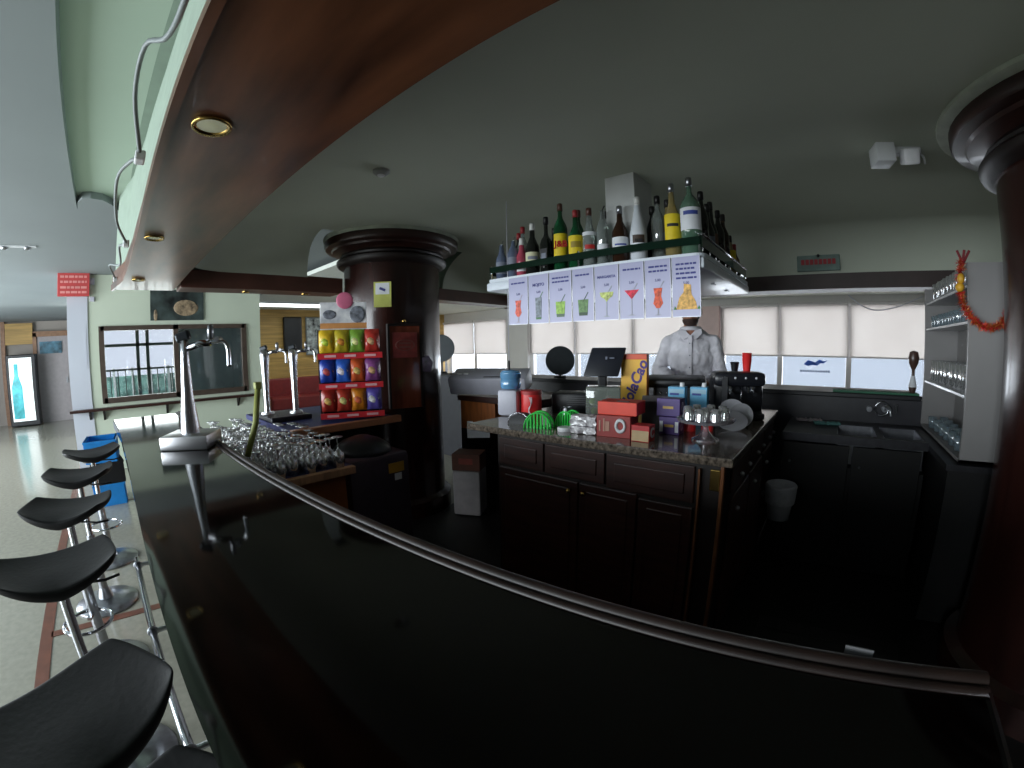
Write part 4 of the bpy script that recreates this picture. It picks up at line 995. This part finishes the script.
# blue milk cartons
for mx, my, l in ((-.80, 2.34, 'blue milk carton with white screw cap, left of the pair'), (-.685, 2.38, 'blue milk carton with white screw cap, right of the pair')):
    t = thing('milk_carton', l, 'carton', (mx, my, Z), .08, 'blue milk cartons')
    bm = B(); box(bm, (0, 0, .095), (.095, .065, .19), bev=.002); o = obj('carton', bm, mat('milk_blue', (100, 176, 216), .45, var=.05), t)
    bm = B(); box(bm, (0, -.033, .165), (.085, .002, .025)); box(bm, (0, -.033, .06), (.09, .002, .04)); obj('printed_band', bm, mat('milk_pale', (150, 190, 210), .5), o)
    bm = B(); box(bm, (-.01, -.034, .15), (.05, .002, .012)); obj('print', bm, LBl, o)
    bm = B(); cyl(bm, (.025, 0, .19), (.025, 0, .212), .014, .013, 16); obj('cap', bm, whitep, t)
# red small tins near cake stand
for tx, ty, l in ((-.645, 2.08, 'small red tin left of the cake stand foot'), (-.565, 2.12, 'small red tin right behind the cake stand foot')):
    t = thing('red_tin', l, 'tin', (tx, ty, Z), 0, 'small red tins behind the cake stand')
    bm = B(); lathe(bm, [(0, 0), (.03, 0), (.03, .06), (.028, .064), (0, .064)], seg=20); obj('tin', bm, red, t, True)
    bm = B(); lathe(bm, [(0, .07), (.026, .07), (.031, .066), (.031, .058)], seg=20); obj('lid', bm, mat('dull_red', (176, 50, 50), .5), t)
# glass cake stand with small upturned glasses
cx_, cy_ = -.515, 1.90
t = thing('cake_stand', 'clear glass pedestal stand carrying small glasses at the island corner', 'stand', (cx_, cy_, Z))
gstand = thin_glass('stand_glass', (226, 220, 226), .22, .04)
bm = B(); lathe(bm, [(.062, 0), (.06, .008), (.035, .02), (.016, .045), (.013, .06), (.02, .072), (.024, .078)], seg=28); obj('foot', bm, gstand, t, True)
bm = B(); lathe(bm, [(0, .078), (.06, .08), (.125, .086), (.132, .098), (.128, .099), (.12, .092), (0, .086)], seg=36); obj('plate', bm, gstand, t, True)
sg = B(); lathe(sg, [(.024, 0), (.021, .03), (.018, .052), (.0, .054)], seg=14); lathe(sg, [(.022, 0), (.019, .03), (.016, .05), (0, .051)], seg=14)
sg = obj('shot_glass', sg, glassm); first_ = True
for k in range(9):
    a_ = k*2*PI/8; rr = .085 if k < 8 else 0
    o = sg if k == 0 else sg.copy()
    if k: C.objects.link(o)
    o.location = (cx_+rr*math.cos(a_), cy_+rr*math.sin(a_), Z+.096 if k < 8 else Z+.093)
    tag(o, 'small upturned glass on the clear cake stand, %s in the ring' % ['at the far right', 'at the far back right', 'at the very back', 'at the back left', 'at the far left', 'at the front left', 'at the very front', 'at the front right'][k] if k < 8 else 'small upturned glass in the middle of the clear cake stand', 'glass', 'small glasses on the cake stand')
# weighing / register head
t = thing('cash_register', 'wide flat black register unit on posts in front of the man', 'register', (-.98, 2.83, Z), .3)
bm = B(); box(bm, (0, 0, .175), (.40, .2, .06), bev=.02, rx=.12); obj('top_unit', bm, black, t, True)
bm = B(); box(bm, (.0, .02, .075), (.30, .16, .14), bev=.01); box(bm, (0, .0, .01), (.36, .22, .02), bev=.004); obj('base_unit', bm, mat('register_grey', (48, 50, 56), .4), t)
bm = B()
for i in range(6): ball(bm, (-.1+i*.04, -.065, .10), .009, 8)
obj('chrome_knob', bm, chrome, t)
# espresso machine
t = thing('espresso_machine', 'black espresso machine with chrome details at the back right of the island', 'coffee machine', (-.535, 2.66, Z), .35)
bm = B(); box(bm, (0, .05, .13), (.30, .22, .26), bev=.03); box(bm, (0, -.05, .225), (.30, .16, .08), bev=.025); obj('body', bm, mat('machine_black', (26, 28, 34), .3, var=.1), t, True)
bm = B(); box(bm, (0, -.07, .02), (.28, .18, .035), bev=.006); obj('drip_tray', bm, dsteel, t)
bm = B(); cyl(bm, (-.06, -.09, .185), (-.06, -.09, .15), .024, .02, 16); cyl(bm, (.07, -.09, .185), (.07, -.09, .15), .024, .02, 16); tube(bm, [(.0, -.1, .19), (.01, -.12, .15), (.0, -.12, .08)], .004, 8); obj('brew_group', bm, chrome, t)
for x in (-.06, .07):
    bm = B(); cyl(bm, (x, -.09, .16), (x+.003, -.2, .15), .009, .011, 10); obj('filter_handle', bm, black, t)
bm = B(); aabb(bm, -.105, -.075, -.145, -.135, .07, .24); obj('steel_bar', bm, steel, t)
bm = B()
for i in range(4): ball(bm, (-.09+i*.06, -.135, .235), .007, 8)
obj('button', bm, LW, t)
# red and black cups on the machine
t = thing('cup_stack', 'stack of red paper cups on top of the espresso machine', 'cups', (-.50, 2.78, Z+.26))
bm = B()
for i in range(3): lathe(bm, [(.022, 0+i*.018), (.03, .075+i*.018), (.032, .077+i*.018)], seg=18)
lathe(bm, [(0, 0), (.022, 0)], seg=18); obj('red_cups', bm, red, t, True)
t = thing('black_cup_stack', 'short stack of dark cups beside the red ones', 'cups', (-.58, 2.80, Z+.26))
bm = B(); lathe(bm, [(0, 0), (.02, 0), (.028, .05), (.03, .055), (.025, .055), (0, .01)], seg=18); obj('cup', bm, black, t, True)
# saucers / plates standing
for px_, py_, rr, tl, l in ((-.50, 2.38, .075, .55, 'white saucer leaning upright in front of the espresso machine'), (-.47, 2.24, .08, 1.05, 'white plate tilted flat beside the cake stand'), (-.44, 2.32, .062, .25, 'small white saucer standing right of the tilted plate')):
    bm = B(); lathe(bm, [(0, .004), (rr*.6, .004), (rr, .016), (rr, .02), (rr*.58, .009), (0, .009)], seg=28)
    bmesh.ops.transform(bm, matrix=Matrix.Rotation(.35, 4, 'Z') @ Matrix.Rotation(PI/2-tl, 4, 'X'), verts=bm.verts)
    zmin = min(v.co.z for v in bm.verts)
    simple('saucer', l, 'plate', bm, mat('porcelain', (186, 186, 192), .2, coat=.3), (px_, py_, Z-zmin), smooth=True, group='white saucers by the espresso machine')
t = thing('coffee_grinder_base', 'black round gadget beside the saucers near the island edge', 'gadget', (-.455, 2.52, Z))
bm = B(); lathe(bm, [(0, 0), (.045, 0), (.045, .02), (.03, .035), (.022, .05), (0, .052)], seg=20); obj('body', bm, black, t, True)
bm = B(); ball(bm, (0, 0, .06), .012, 10); obj('knob', bm, steel, t)

# ================================================================== BACK SIDE OF THE BAR
t = thing('service_ledge', 'dark back bar wall with ledge under the far windows', 'bar', (0, 0, 0))
bm = B(); aabb(bm, -4.35, 1.6, 3.60, 3.66, 0.012, 1.05); aabb(bm, -4.35, 1.6, 3.90, 3.96, .012, 1.05); obj('panel', bm, mat('grey_splash_panel', (52, 52, 57), .35, var=.06), t)
bm = B(); aabb(bm, -4.4, .652, 3.56, 4.02, 1.05, 1.085, bev=.006); obj('ledge_top', bm, black, t)
bm = B(); aabb(bm, .02, .64, 3.58, 3.70, 1.085, 1.10, bev=.003)
for i in range(12): aabb(bm, .36+i*.022, .37+i*.022, 3.572, 3.58, 1.088, 1.10)
simple('bar_mat', 'green rubber bar mat on the back ledge above the sink', 'mat', bm, mat('green_rubber', (52, 112, 84), .6, var=.06), (0, 0, 0))
t = thing('sink_counter', 'dark steel sink counter with two basins along the back', 'counter', (0, 0, 0))
bm = B(); aabb(bm, -.28, 0.06, 2.92, 3.58, .845, .875); aabb(bm, .60, 1.5, 2.92, 3.58, .845, .875); aabb(bm, .06, .60, 2.92, 3.02, .845, .875); aabb(bm, .06, .60, 3.42, 3.58, .845, .875); aabb(bm, .31, .35, 3.02, 3.42, .845, .875); aabb(bm, .60, .90, 2.44, 2.92, .845, .875); aabb(bm, .28-.56, .6, 2.905, 2.92, .835, .885)
obj('steel_top', bm, dsteel, t)
for xa, xb in ((.06, .31), (.35, .60)):
    bm = B(); aabb(bm, xa, xb, 3.02, 3.42, .69, .70); aabb(bm, xa, xa+.006, 3.02, 3.42, .7, .87); aabb(bm, xb-.006, xb, 3.02, 3.42, .7, .87); aabb(bm, xa, xb, 3.02, 3.026, .7, .87); aabb(bm, xa, xb, 3.414, 3.42, .7, .87); obj('basin', bm, steel, t)
bm = B(); aabb(bm, -.28, .6, 2.95, 3.56, .02, .685); aabb(bm, .62, .89, 2.48, 3.56, .02, .845); obj('cabinet', bm, mat('almost_black_front', (9, 9, 10), .5), t)
for xa in (-.27, .16):
    bm = B(); aabb(bm, xa, xa+.41, 2.93, 2.95, .1, .82, bev=.003); o = obj('door', bm, MATS['almost_black_front'], t)
    bm = B(); ball(bm, (xa+.05, 2.92, .7), .01, 8); obj('knob', bm, steel, o)
t = thing('mixer_tap', 'dark chrome sink tap with hose coil on the splash panel', 'tap', (.40, 3.60, .98))
bm = B(); cyl(bm, (0, 0, 0), (0, -.04, 0), .022, seg=16); cyl(bm, (-.11, 0, -.005), (-.11, -.035, -.005), .02, seg=16); tube(bm, smoothpath([(0, -.04, 0), (0, -.10, .03), (.02, -.16, .02), (.03, -.17, -.03)]), .009, 8); obj('spout', bm, steel, t)
bm = B(); torus(bm, (-.02, -.02, .0), .05, .007, 24, 6, 'Y'); box(bm, (.08, -.03, .01), (.012, .02, .06)); obj('hose', bm, chrome, t)
for x, y, c_, l in ((-.14, 3.46, (150, 140, 144), 'crumpled pale cloth lying on the sink counter'), (-.01, 3.36, (90, 140, 136), 'teal scouring cloth lying by the sink basin')):
    bm = B(); bmesh.ops.create_grid(bm, x_segments=12, y_segments=8, size=.5)
    for v in bm.verts: v.co = Vector((v.co.x*.18, v.co.y*.09, .006+.014*abs(math.sin(v.co.x*16)*math.cos(v.co.y*13))))
    r0 = bmesh.ops.extrude_face_region(bm, geom=bm.faces[:])
    for v in [g for g in r0['geom'] if isinstance(g, bmesh.types.BMVert)]: v.co.z -= .006
    simple('cloth', l, 'cloth', bm, mat('cloth_%d' % c_[0], c_, .9, var=.1, scale=40), (x, y, .875), .2, 'cloths by the sink', True)
# ceiling / wall fittings over the back
t = thing('red_letter_sign', 'small pale sign with red lettering above the back beam', 'sign', (-.10, 4.06, 2.045))
bm = B(); box(bm, (0, 0, .075), (.36, .02, .15), bev=.006, rx=-.12); o = obj('sign_board', bm, mat('sign_board_pale', (120, 140, 134), .5, var=.1), t)
bm = B(); 
for i in range(8): box(bm, (-.13+i*.037, -.014, .078), (.028, .004, .045), rx=-.12)
obj('red_lettering', bm, mat('sign_letters_red', (176, 60, 66), .5), o)
bm = B(); ball(bm, (0, -.012, .13), .014, 10); obj('hook', bm, black, o)
t = thing('emergency_light', 'white twin spot fixture on the ceiling in the upper right', 'light fixture', (.375, 2.36, BC), .25)
t.scale = (.95, .95, .95)
bm = B(); box(bm, (-.09, 0, -.05), (.10, .12, .10), bev=.008); box(bm, (.02, .02, -.02), (.2, .05, .04), bev=.008); obj('base', bm, whitep, t, True)
bm = B(); box(bm, (.03, -.05, -.075), (.08, .12, .08), bev=.012, rx=.35, rz=-.2); obj('lamp_head', bm, mat('head_white', (226, 226, 228), .35), t, True)
bm = B(); tube(bm, smoothpath([(.10, .02, -.02), (.14, .03, -.04), (.13, .0, -.09)]), .006, 8); obj('cable', bm, whitep, t)
t = thing('smoke_detector', 'small white round detector on the dark ceiling', 'detector', (-1.92, 1.20, BC))
bm = B(); lathe(bm, [(.045, .0), (.045, -.012), (.03, -.025), (0, -.027)], seg=20); obj('body', bm, mat('dusty_white', (150, 152, 146), .6), t, True)
bm = B(); lathe(bm, [(.02, -.026), (.018, -.032), (0, -.033)], seg=16); obj('sensor', bm, whitep, t)
# recessed downlights
def downlight(x, y, z, r, label, lit=.6):
    t = thing('downlight', label, 'downlight', (x, y, z), 0, 'brass downlights in the soffit')
    b = B(); lathe(b, [(r*.72, .0), (r*.74, -.004), (r*.95, -.008), (r, -.004), (r, 0)], seg=28); obj('brass_ring', b, brass, t)
    b = B(); lathe(b, [(0, -.002), (r*.72, -.002)], seg=24); lathe(b, [(0, -.004), (r*.3, -.004)], seg=16); obj('lamp_glass', b, mat('lamp_reflector', (190, 190, 160), .25, .6, emit=.12), t)
downlight(-.98, .17, 1.918, .045, 'round brass downlight in the mahogany soffit, nearest to the camera')
downlight(-2.04, .15, 1.918, .042, 'round brass downlight in the mahogany soffit, second from the camera')
downlight(-3.15, .14, 1.918, .042, 'round brass downlight at the far end of the mahogany soffit')
downlight(-3.52, .95, 1.908, .03, 'tiny downlight under the short cross beam, left one')
downlight(-3.52, 1.45, 1.908, .03, 'tiny downlight under the short cross beam, right one')
t = thing('ceiling_spots', 'pair of small spots on the pale hall ceiling', 'spotlight', (-5.2, -.96, HC))
for x in (-.12, .1):
    bm = B(); ball(bm, (0, x, -.02), .035, 12, (1, 1, .6)); obj('spot', bm, steel, t)
bm = B(); box(bm, (0, 0, -.006), (.05, .36, .012)); obj('bar', bm, whitep, t)
# cable draped along soffit outer edge
pts = [(.4, -.03, 2.02), (-.55, -.028, 2.0), (-.9, -.03, 2.06), (-1.05, -.07, 2.12), (-1.25, -.07, 2.1), (-1.42, -.03, 2.0), (-1.55, -.05, 2.04), (-1.85, -.09, 2.08), (-2.2, -.08, 2.02), (-2.45, -.03, 1.98), (-2.7, -.06, 2.02), (-3.0, -.05, 1.98), (-3.3, -.07, 2.03), (-3.5, -.03, 1.97), (-3.62, -.05, 1.92)]
pts = [(x, y+(.075 if x > -3.1 else .03), z) for x, y, z in pts]
bm = B(); tube(bm, smoothpath(pts, 5), .0065, 8); cb = tag(obj('draped_cable', bm, mat('cable_grey', (120, 128, 128), .5)), 'grey cable draped along the outer edge of the mahogany soffit', 'cable')
for p in (pts[5], pts[9], pts[13]):
    bm = B(); box(bm, p, (.05, .03, .03), bev=.005); obj('cable_clip', bm, whitep, cb)
bm = B(); tube(bm, smoothpath([(.28, 8.3, 2.28), (.5, 8.3, 2.1), (.75, 8.3, 2.02), (1.1, 8.3, 2.08), (1.5, 8.3, 2.24)]), .01, 8); tag(obj('sagging_cord', bm, greyp), 'cord sagging in an arc over the rightmost roller blind', 'cord')
# round dark discs on the back bar
for x, z0, rr, l, y in ((-2.57, 1.085, .15, 'round black fan standing on the back ledge left of the black screen', 3.76), (-4.42, 1.085, .18, 'round black fan half hidden behind the left pillar', 3.7)):
    t = thing('desk_fan', l, 'fan', (x, y, z0), math.radians(35), 'round black fans')
    zc = rr+.03 if x > -3 else .33
    bm = B(); cyl(bm, (0, -.03, zc), (0, .03, zc), rr, rr*.96, 40); torus(bm, (0, -.03, zc), rr*.98, .006, 40, 8, 'Y'); obj('disc', bm, mat('slate_black', (42, 50, 54), .6), t, True)
    bm = B(); cyl(bm, (0, 0, 0), (0, 0, .02), .07, .06, 24); cyl(bm, (0, 0, .01), (0, 0, zc-rr*.9), .015, seg=12); obj('stand', bm, black, t)
# register desk between pillar and island (left back)
t = thing('side_counter', 'brown wooden side counter between the left pillar and the island', 'counter', (0, 0, 0))
bm = B(); aabb(bm, -2.86, -2.0, 2.56, 3.2, .95, 1.0, bev=.006); obj('top', bm, mahog, t)
bm = B(); aabb(bm, -2.84, -2.42, 2.58, 3.18, .70, .95, bev=.004); obj('drawer_block', bm, wood_or, t)
bm = B(); aabb(bm, -2.84, -2.79, 2.58, 3.18, .012, .70); aabb(bm, -2.1, -2.04, 2.58, 3.18, .012, .95); obj('leg_panel', bm, mahog_d, t)
t = thing('keypad_phone', 'grey till keyboard with pale keys on the side counter', 'keyboard', (-2.68, 2.62, 1.0), .42)
bm = B(); box(bm, (.12, .04, .12), (.70, .24, .16), bev=.02, rx=.35); obj('housing', bm, greyp, t, True)
bm = B()
for i in range(3):
    for j in range(5): box(bm, (-.19+i*.055, -.068-.0+j*.012, .085+j*.026), (.042, .012, .018), rx=.35, bev=.002)
obj('key', bm, mat('pale_keys', (226, 226, 226), .5), t)
bm = B(); box(bm, (.25, -.06, .14), (.3, .02, .06), rx=.35); obj('display', bm, mat('grey_display', (104, 104, 112), .3), t)
t = thing('white_bucket', 'white plastic bin with brown carton on the floor between pillar and island', 'bin', (-2.58, 2.42, .012))
bm = B(); box(bm, (0, 0, .20), (.24, .22, .39), rz=.5, bev=.02); obj('body', bm, mat('bin_white', (170, 164, 164), .5), t, True)
t = thing('brown_carton', 'brown carton with red marks sitting on the white bin', 'box', (-2.58, 2.42, .408), .5)
bm = B(); box(bm, (0, 0, .07), (.24, .2, .14), bev=.003); obj('carton', bm, mat('brown_card', (104, 62, 46), .6, var=.1), t)
bm = B(); box(bm, (0, -.101, .08), (.12, .002, .05)); obj('print', bm, mat('rust_print', (150, 70, 56), .6), t)
bm = B(); box(bm, (0, 0, .011), (.2, .15, .003)); simple('paper_sheet', 'white leaflet hanging from the side counter next to a thin wire', 'paper', bm, LW, (-2.66, 2.62, .7), .5)
bpy.data.objects['paper_sheet'].rotation_euler = (PI/2, 0, .7)

# ================================================================== GLASS CABINET ON THE RIGHT
t = thing('glass_cabinet', 'tall white open cabinet full of glasses standing on the counter at right', 'cabinet', (0, 0, 0))
gx0, gx1, gy0, gy1, gz0, gz1 = .66, .90, 2.45, 3.58, .885, 1.82
cabm = mat('cabinet_grey_white', (128, 126, 125), .5, var=.03, scale=3)
bm = B(); aabb(bm, gx0, gx1, gy0, gy0+.02, gz0, gz1); aabb(bm, gx0, gx1, gy1-.02, gy1, gz0, gz1); aabb(bm, gx1-.015, gx1, gy0, gy1, gz0, gz1); aabb(bm, gx0, gx1, gy0, gy1, gz0, gz0+.015); obj('carcass', bm, cabm, t)
shz = [1.20, 1.55, 1.72]
for z_ in shz:
    bm = B(); aabb(bm, gx0+.005, gx1-.016, gy0+.02, gy1-.02, z_-.012, z_); obj('shelf', bm, mat('shelf_white', (190, 190, 192), .3), t)
g3 = B(); lathe(g3, [(0, .004), (.024, .004), (.03, .11), (.028, .11), (.022, .01), (0, .01)], seg=12); g3 = obj('tall_glass', g3, glassm)
g4 = B(); lathe(g4, [(0, .004), (.022, .004), (.03, .075), (.028, .075), (.02, .01), (0, .01)], seg=12); g4 = obj('short_glass', g4, thin_glass('blue_tint_glass', (190, 214, 226), .25, .15))
used = set()
for z_, nx, ny, src, lab, sc in ((1.20, 3, 13, g3, 'clear tall glass on the third shelf of the white cabinet', 1.25), (1.55, 3, 13, g4, 'small tinted glass on the second shelf of the white cabinet', 1), (1.72, 2, 12, g3, 'clear tall glass on the topmost shelf of the white cabinet', .95), (.90, 2, 7, g4, 'small glass on the floor of the white cabinet', 1)):
    for i in range(nx):
        for j in range(ny):
            o = src.copy() if src.name in used else src
            if src.name in used: C.objects.link(o)
            used.add(src.name)
            o.location = (gx0+.045+i*.066+random.uniform(-.006, .006), gy0+.07+j*(.075 if ny > 10 else .14)+random.uniform(-.006, .006), z_+.0005); o.scale = (1, 1, sc)
            tag(o, '%s, %s, %s from near end' % (lab.replace(' on the ', ', ').replace(' of the white cabinet', ' of the cabinet'), ('front row', 'middle row', 'back row')[i] if nx > 2 else ('front row', 'back row')[i], ORD[j]), 'glass', lab.replace('clear ', '').replace('small ', ''))
# garland on its front
t = thing('tinsel_garland', 'red and orange tinsel garland looped on the end of the white cabinet', 'garland', (0, 0, 0))
gp = smoothpath([(.625, 2.43, 1.82), (.615, 2.43, 1.72), (.63, 2.43, 1.62), (.67, 2.42, 1.555), (.73, 2.42, 1.52), (.79, 2.41, 1.53), (.83, 2.40, 1.59), (.845, 2.40, 1.67)], 8)
for nm, c_, off in (('red_tinsel', (190, 36, 44), 0), ('orange_tinsel', (200, 110, 50), 1)):
    bm = B()
    for p in gp:
        for k in range(12):
            d = Vector((random.uniform(-1, 1), random.uniform(-1, .3), random.uniform(-1, 1))).normalized()*random.uniform(.018, .036)
            w_ = d.cross(Vector((random.random(), random.random(), random.random()))).normalized()*.003
            bm.faces.new([bm.verts.new(p+w_), bm.verts.new(p+d), bm.verts.new(p-w_)])
    if off == 0: tube(bm, gp, .004, 6)
    obj(nm, bm, mat(nm, c_, .35, .4, var=.2), t)
bm = B(); ball(bm, (.612, 2.415, 1.70), .022, 10); ball(bm, (.617, 2.41, 1.74), .018, 10, (1, 1, 1.4)); obj('yellow_flower', bm, mat('flower_yellow', (200, 150, 40), .5), t)
t = thing('red_ornament', 'dark red ribbon ornament on top of the white cabinet', 'ornament', (.645, 2.5, 1.82))
t.scale = (.6, .6, .6)
bm = B()
for dx, a_ in ((-.01, -.4), (.02, .2), (.045, .5)): box(bm, (dx, 0, .06), (.022, .01, .11), ry=a_, bev=.004)
obj('ribbon', bm, mat('dark_ribbon', (110, 26, 32), .5), t)
bm = B(); ball(bm, (.01, 0, .012), .02, 10); obj('knot', bm, MATS['dark_ribbon'], t)
# hooked thing at the window jamb (cured ham / bag)
t = thing('dark_carafe', 'dark brown carafe tilted at the left edge of the white cabinet', 'carafe', (.60, 3.66, 1.10))
bm = B(); lathe(bm, [(0, 0), (.022, 0), (.03, .04), (.012, .12), (.012, .16), (.035, .21), (.04, .25), (.03, .29), (0, .3)], seg=20); obj('body', bm, mat('brown_ceramic', (70, 50, 44), .3), t, True)
bm = B(); lathe(bm, [(.031, .04), (.014, .12)], seg=20); obj('pale_band', bm, LW, t)
# fridge door strip at right of the cabinet
# white label card on bar floor side
bm = B(); aabb(bm, 0, .03, -.0, .002, 0, .03); simple('white_card', 'small white card stuck on the inner side of the bar rail near its right end', 'card', bm, mat('card_grey', (110, 110, 112), .5), (.055, .462, 1.083), 0)
# mat / steel plate on the bar floor
t = thing('floor_mat', 'dark ribbed mat on the floor behind the bar', 'mat', (.15, 1.6, .012))
bm = B(); aabb(bm, -.35, .35, -.5, .6, 0, .012, bev=.003); obj('mat', bm, mat('dark_mat', (34, 32, 32), .35, var=.2), t)
bm = B()
for i in range(10): aabb(bm, -.32, .32, -.45+i*.105, -.43+i*.105, .012, .016)
obj('rib', bm, MATS['dark_mat'], t)

# ================================================================== THE MAN
def capsule(bm, p0, p1, r0, r1, sx=1, seg=16):
    p0, p1 = Vector(p0), Vector(p1); n_ = 6
    vs = []
    for i in range(n_+1):
        q = p0.lerp(p1, i/n_); r = r0+(r1-r0)*i/n_
        ball(bm, q, r, 12)
def remesh(o, v, sm=4):
    m_ = o.modifiers.new('remesh', 'REMESH'); m_.mode = 'VOXEL'; m_.voxel_size = v; m_.use_smooth_shade = True
    s_ = o.modifiers.new('smooth', 'SMOOTH'); s_.iterations = sm; s_.factor = .5
px, py = -1.035, 3.33
ang = math.radians(14)
man = thing('person', 'man in a white shirt working behind the island, face hidden by the posters', 'person', (px, py, .012), ang)
# local: faces -Y, x to the picture's right
sh_z, el, ha = 1.42, 1.205, 1.165
LSh, RSh = Vector((-.172, 0, sh_z)), Vector((.172, 0, sh_z))
LE, RE = Vector((-.255, .0, el)), Vector((.235, .02, el-.03))
LH, RH = Vector((-.115, -.235, ha)), Vector((.12, -.22, ha-.04))
bm = B()
def ell(c, r, s): ball(bm, c, r, 20, s)
ell((0, 0, 1.02), .15, (1.05, .72, .8)); ell((0, 0, 1.2), .145, (1.0, .68, 1.1)); ell((0, 0, 1.36), .15, (1.05, .66, .85))
capsule(bm, LSh, RSh, .048, .048)
capsule(bm, (0, 0, 1.45), (0, -.03, 1.58), .058, .052)
capsule(bm, LSh, LE, .045, .038); capsule(bm, LE, LH, .037, .027); capsule(bm, RSh, RE, .045, .038); capsule(bm, RE, RH, .037, .027)
# head
hz = 1.665
ball(bm, (0, -.015, hz+.03), .095, 20, (.84, 1.02, 1.05)); ball(bm, (0, -.045, hz-.035), .07, 20, (.82, .85, 1.05)); ball(bm, (0, -.075, hz-.085), .03, 14, (1.1, .9, .8))
capsule(bm, (0, -.112, hz+.02), (0, -.128, hz-.02), .009, .014); ball(bm, (0, -.104, hz-.055), .014, 10, (1.7, .6, .6))
for s_ in (-1, 1):
    ball(bm, (s_*.083, 0, hz), .028, 12, (.35, .7, 1.1)); ball(bm, (s_*.033, -.098, hz+.03), .013, 10, (1.4, .6, .5)); ball(bm, (s_*.045, -.085, hz-.01), .022, 10)
# legs
for s_ in (-1, 1):
    capsule(bm, (s_*.09, 0, .95), (s_*.1, -.01, .5), .085, .055); capsule(bm, (s_*.1, -.01, .5), (s_*.1, .02, .09), .054, .036)
    capsule(bm, (s_*.1, .02, .05), (s_*.11, -.14, .035), .042, .032)
# hands
def hand(wr, d, up_, side):
    d = d.normalized(); sdv = d.cross(up_).normalized()*side
    pc = wr+d*.05
    capsule(bm, wr, wr+d*.075, .028, .026)
    capsule(bm, wr+d*.04+sdv*.022, wr+d*.075+sdv*.026, .018, .014); capsule(bm, wr+d*.04-sdv*.022, wr+d*.075-sdv*.026, .018, .014)
    for i, L in enumerate((.068, .078, .072, .055)):
        o_ = sdv*(.030-.020*i); a_ = wr+d*.085+o_
        b_ = a_+(d*.8-up_*.35).normalized()*L*.45; c_ = b_+(d*.35-up_*.9).normalized()*L*.55
        capsule(bm, a_, b_, .0095, .0088); capsule(bm, b_, c_, .0088, .007)
    a_ = wr+d*.03+sdv*.03; b_ = a_+(d*.5+sdv*.8-up_*.2).normalized()*.035; capsule(bm, a_, b_, .012, .010); capsule(bm, b_, b_+(d*.9+sdv*.1-up_*.3).normalized()*.03, .010, .008)
hand(LH, (LH-LE)+Vector((.04, 0, -.02)), Vector((0, 0, 1)), -1)
hand(RH, (RH-RE)+Vector((-.04, 0, -.02)), Vector((0, 0, 1)), 1)
body = obj('body', bm, skinm, man, True); remesh(body, .006, 5)
# hair and beard
bm = B(); ball(bm, (0, .005, hz+.055), .1, 20, (.88, 1.02, .95)); ball(bm, (0, .04, hz+.0), .085, 20, (.95, .75, 1.0))
r0 = [v for v in bm.verts if v.co.y < -.045 and v.co.z < hz+.075]; bmesh.ops.delete(bm, geom=r0, context='VERTS')
obj('hair', bm, hairm, man, True)
bm = B(); ball(bm, (0, -.052, hz-.062), .072, 18, (.88, .86, .82)); r0 = [v for v in bm.verts if v.co.z > hz-.05]; bmesh.ops.delete(bm, geom=r0, context='VERTS'); obj('beard', bm, mat('stubble', (70, 52, 46), .7, var=.2, scale=80), man, True)
# shirt
bm = B()
ell((0, 0, 1.02), .17, (1.02, .78, .7)); ell((0, 0, 1.15), .165, (1.04, .78, 1.0)); ell((0, 0, 1.30), .172, (1.04, .74, .95)); ell((0, -.0, 1.40), .155, (1.06, .72, .55))
capsule(bm, LSh+Vector((.02, 0, .0)), RSh+Vector((-.02, 0, .0)), .06, .06)
capsule(bm, (-.14, 0, 1.44), (0, 0, 1.505), .048, .064); capsule(bm, (.14, 0, 1.44), (0, 0, 1.505), .048, .064)
for a_, b_, c_ in ((LSh, LE, LH), (RSh, RE, RH)):
    capsule(bm, a_, b_, .063, .055); capsule(bm, b_, b_.lerp(c_, .84), .055, .042)
sh = obj('shirt', bm, shirtm, man, True); remesh(sh, .009, 6)
tx = bpy.data.textures.new('shirt_folds', 'CLOUDS'); tx.noise_scale = .055
dm = sh.modifiers.new('folds', 'DISPLACE'); dm.texture = tx; dm.strength = .026; dm.mid_level = .38
bm = B()
for s_ in (-1, 1):
    prism(bm, [(0, 0), (s_*.035, .045), (s_*.085, .06), (s_*.09, .02), (s_*.045, -.03)], -.004, .004, Matrix.Translation((0, -.102, 1.475)) @ Matrix.Rotation(PI/2-.45, 4, 'X'))
torus(bm, (0, -.005, 1.535), .070, .016, 28, 8)
obj('collar', bm, mat('collar_white', (232, 230, 236), .8), man, True)
bm = B()
for i in range(12):
    z_ = 1.02+i*.04; yy = -.135-.006*math.sin(i*.5)
    box(bm, (0, yy, z_), (.03, .006, .042))
pk = obj('placket', bm, mat('collar_white', (232, 230, 236), .8), man)
bm = B()
for i in range(5): cyl(bm, (0, -.144, 1.06+i*.09), (0, -.147, 1.06+i*.09), .005, seg=10)
obj('button', bm, LG, pk)
bm = B(); ell((0, 0, .93), .165, (1.05, .8, .8))
for s_ in (-1, 1): capsule(bm, (s_*.09, 0, .93), (s_*.1, -.01, .5), .1, .075); capsule(bm, (s_*.1, -.01, .5), (s_*.1, .02, .1), .074, .06)
tr = obj('trousers', bm, mat('dark_trousers', (46, 44, 58), .8), man, True); remesh(tr, .012, 4)
for s_ in (-1, 1):
    bm = B(); capsule(bm, (s_*.1, .03, .045), (s_*.11, -.16, .04), .05, .038); o = obj('shoe', bm, black, man, True); remesh(o, .01, 3)
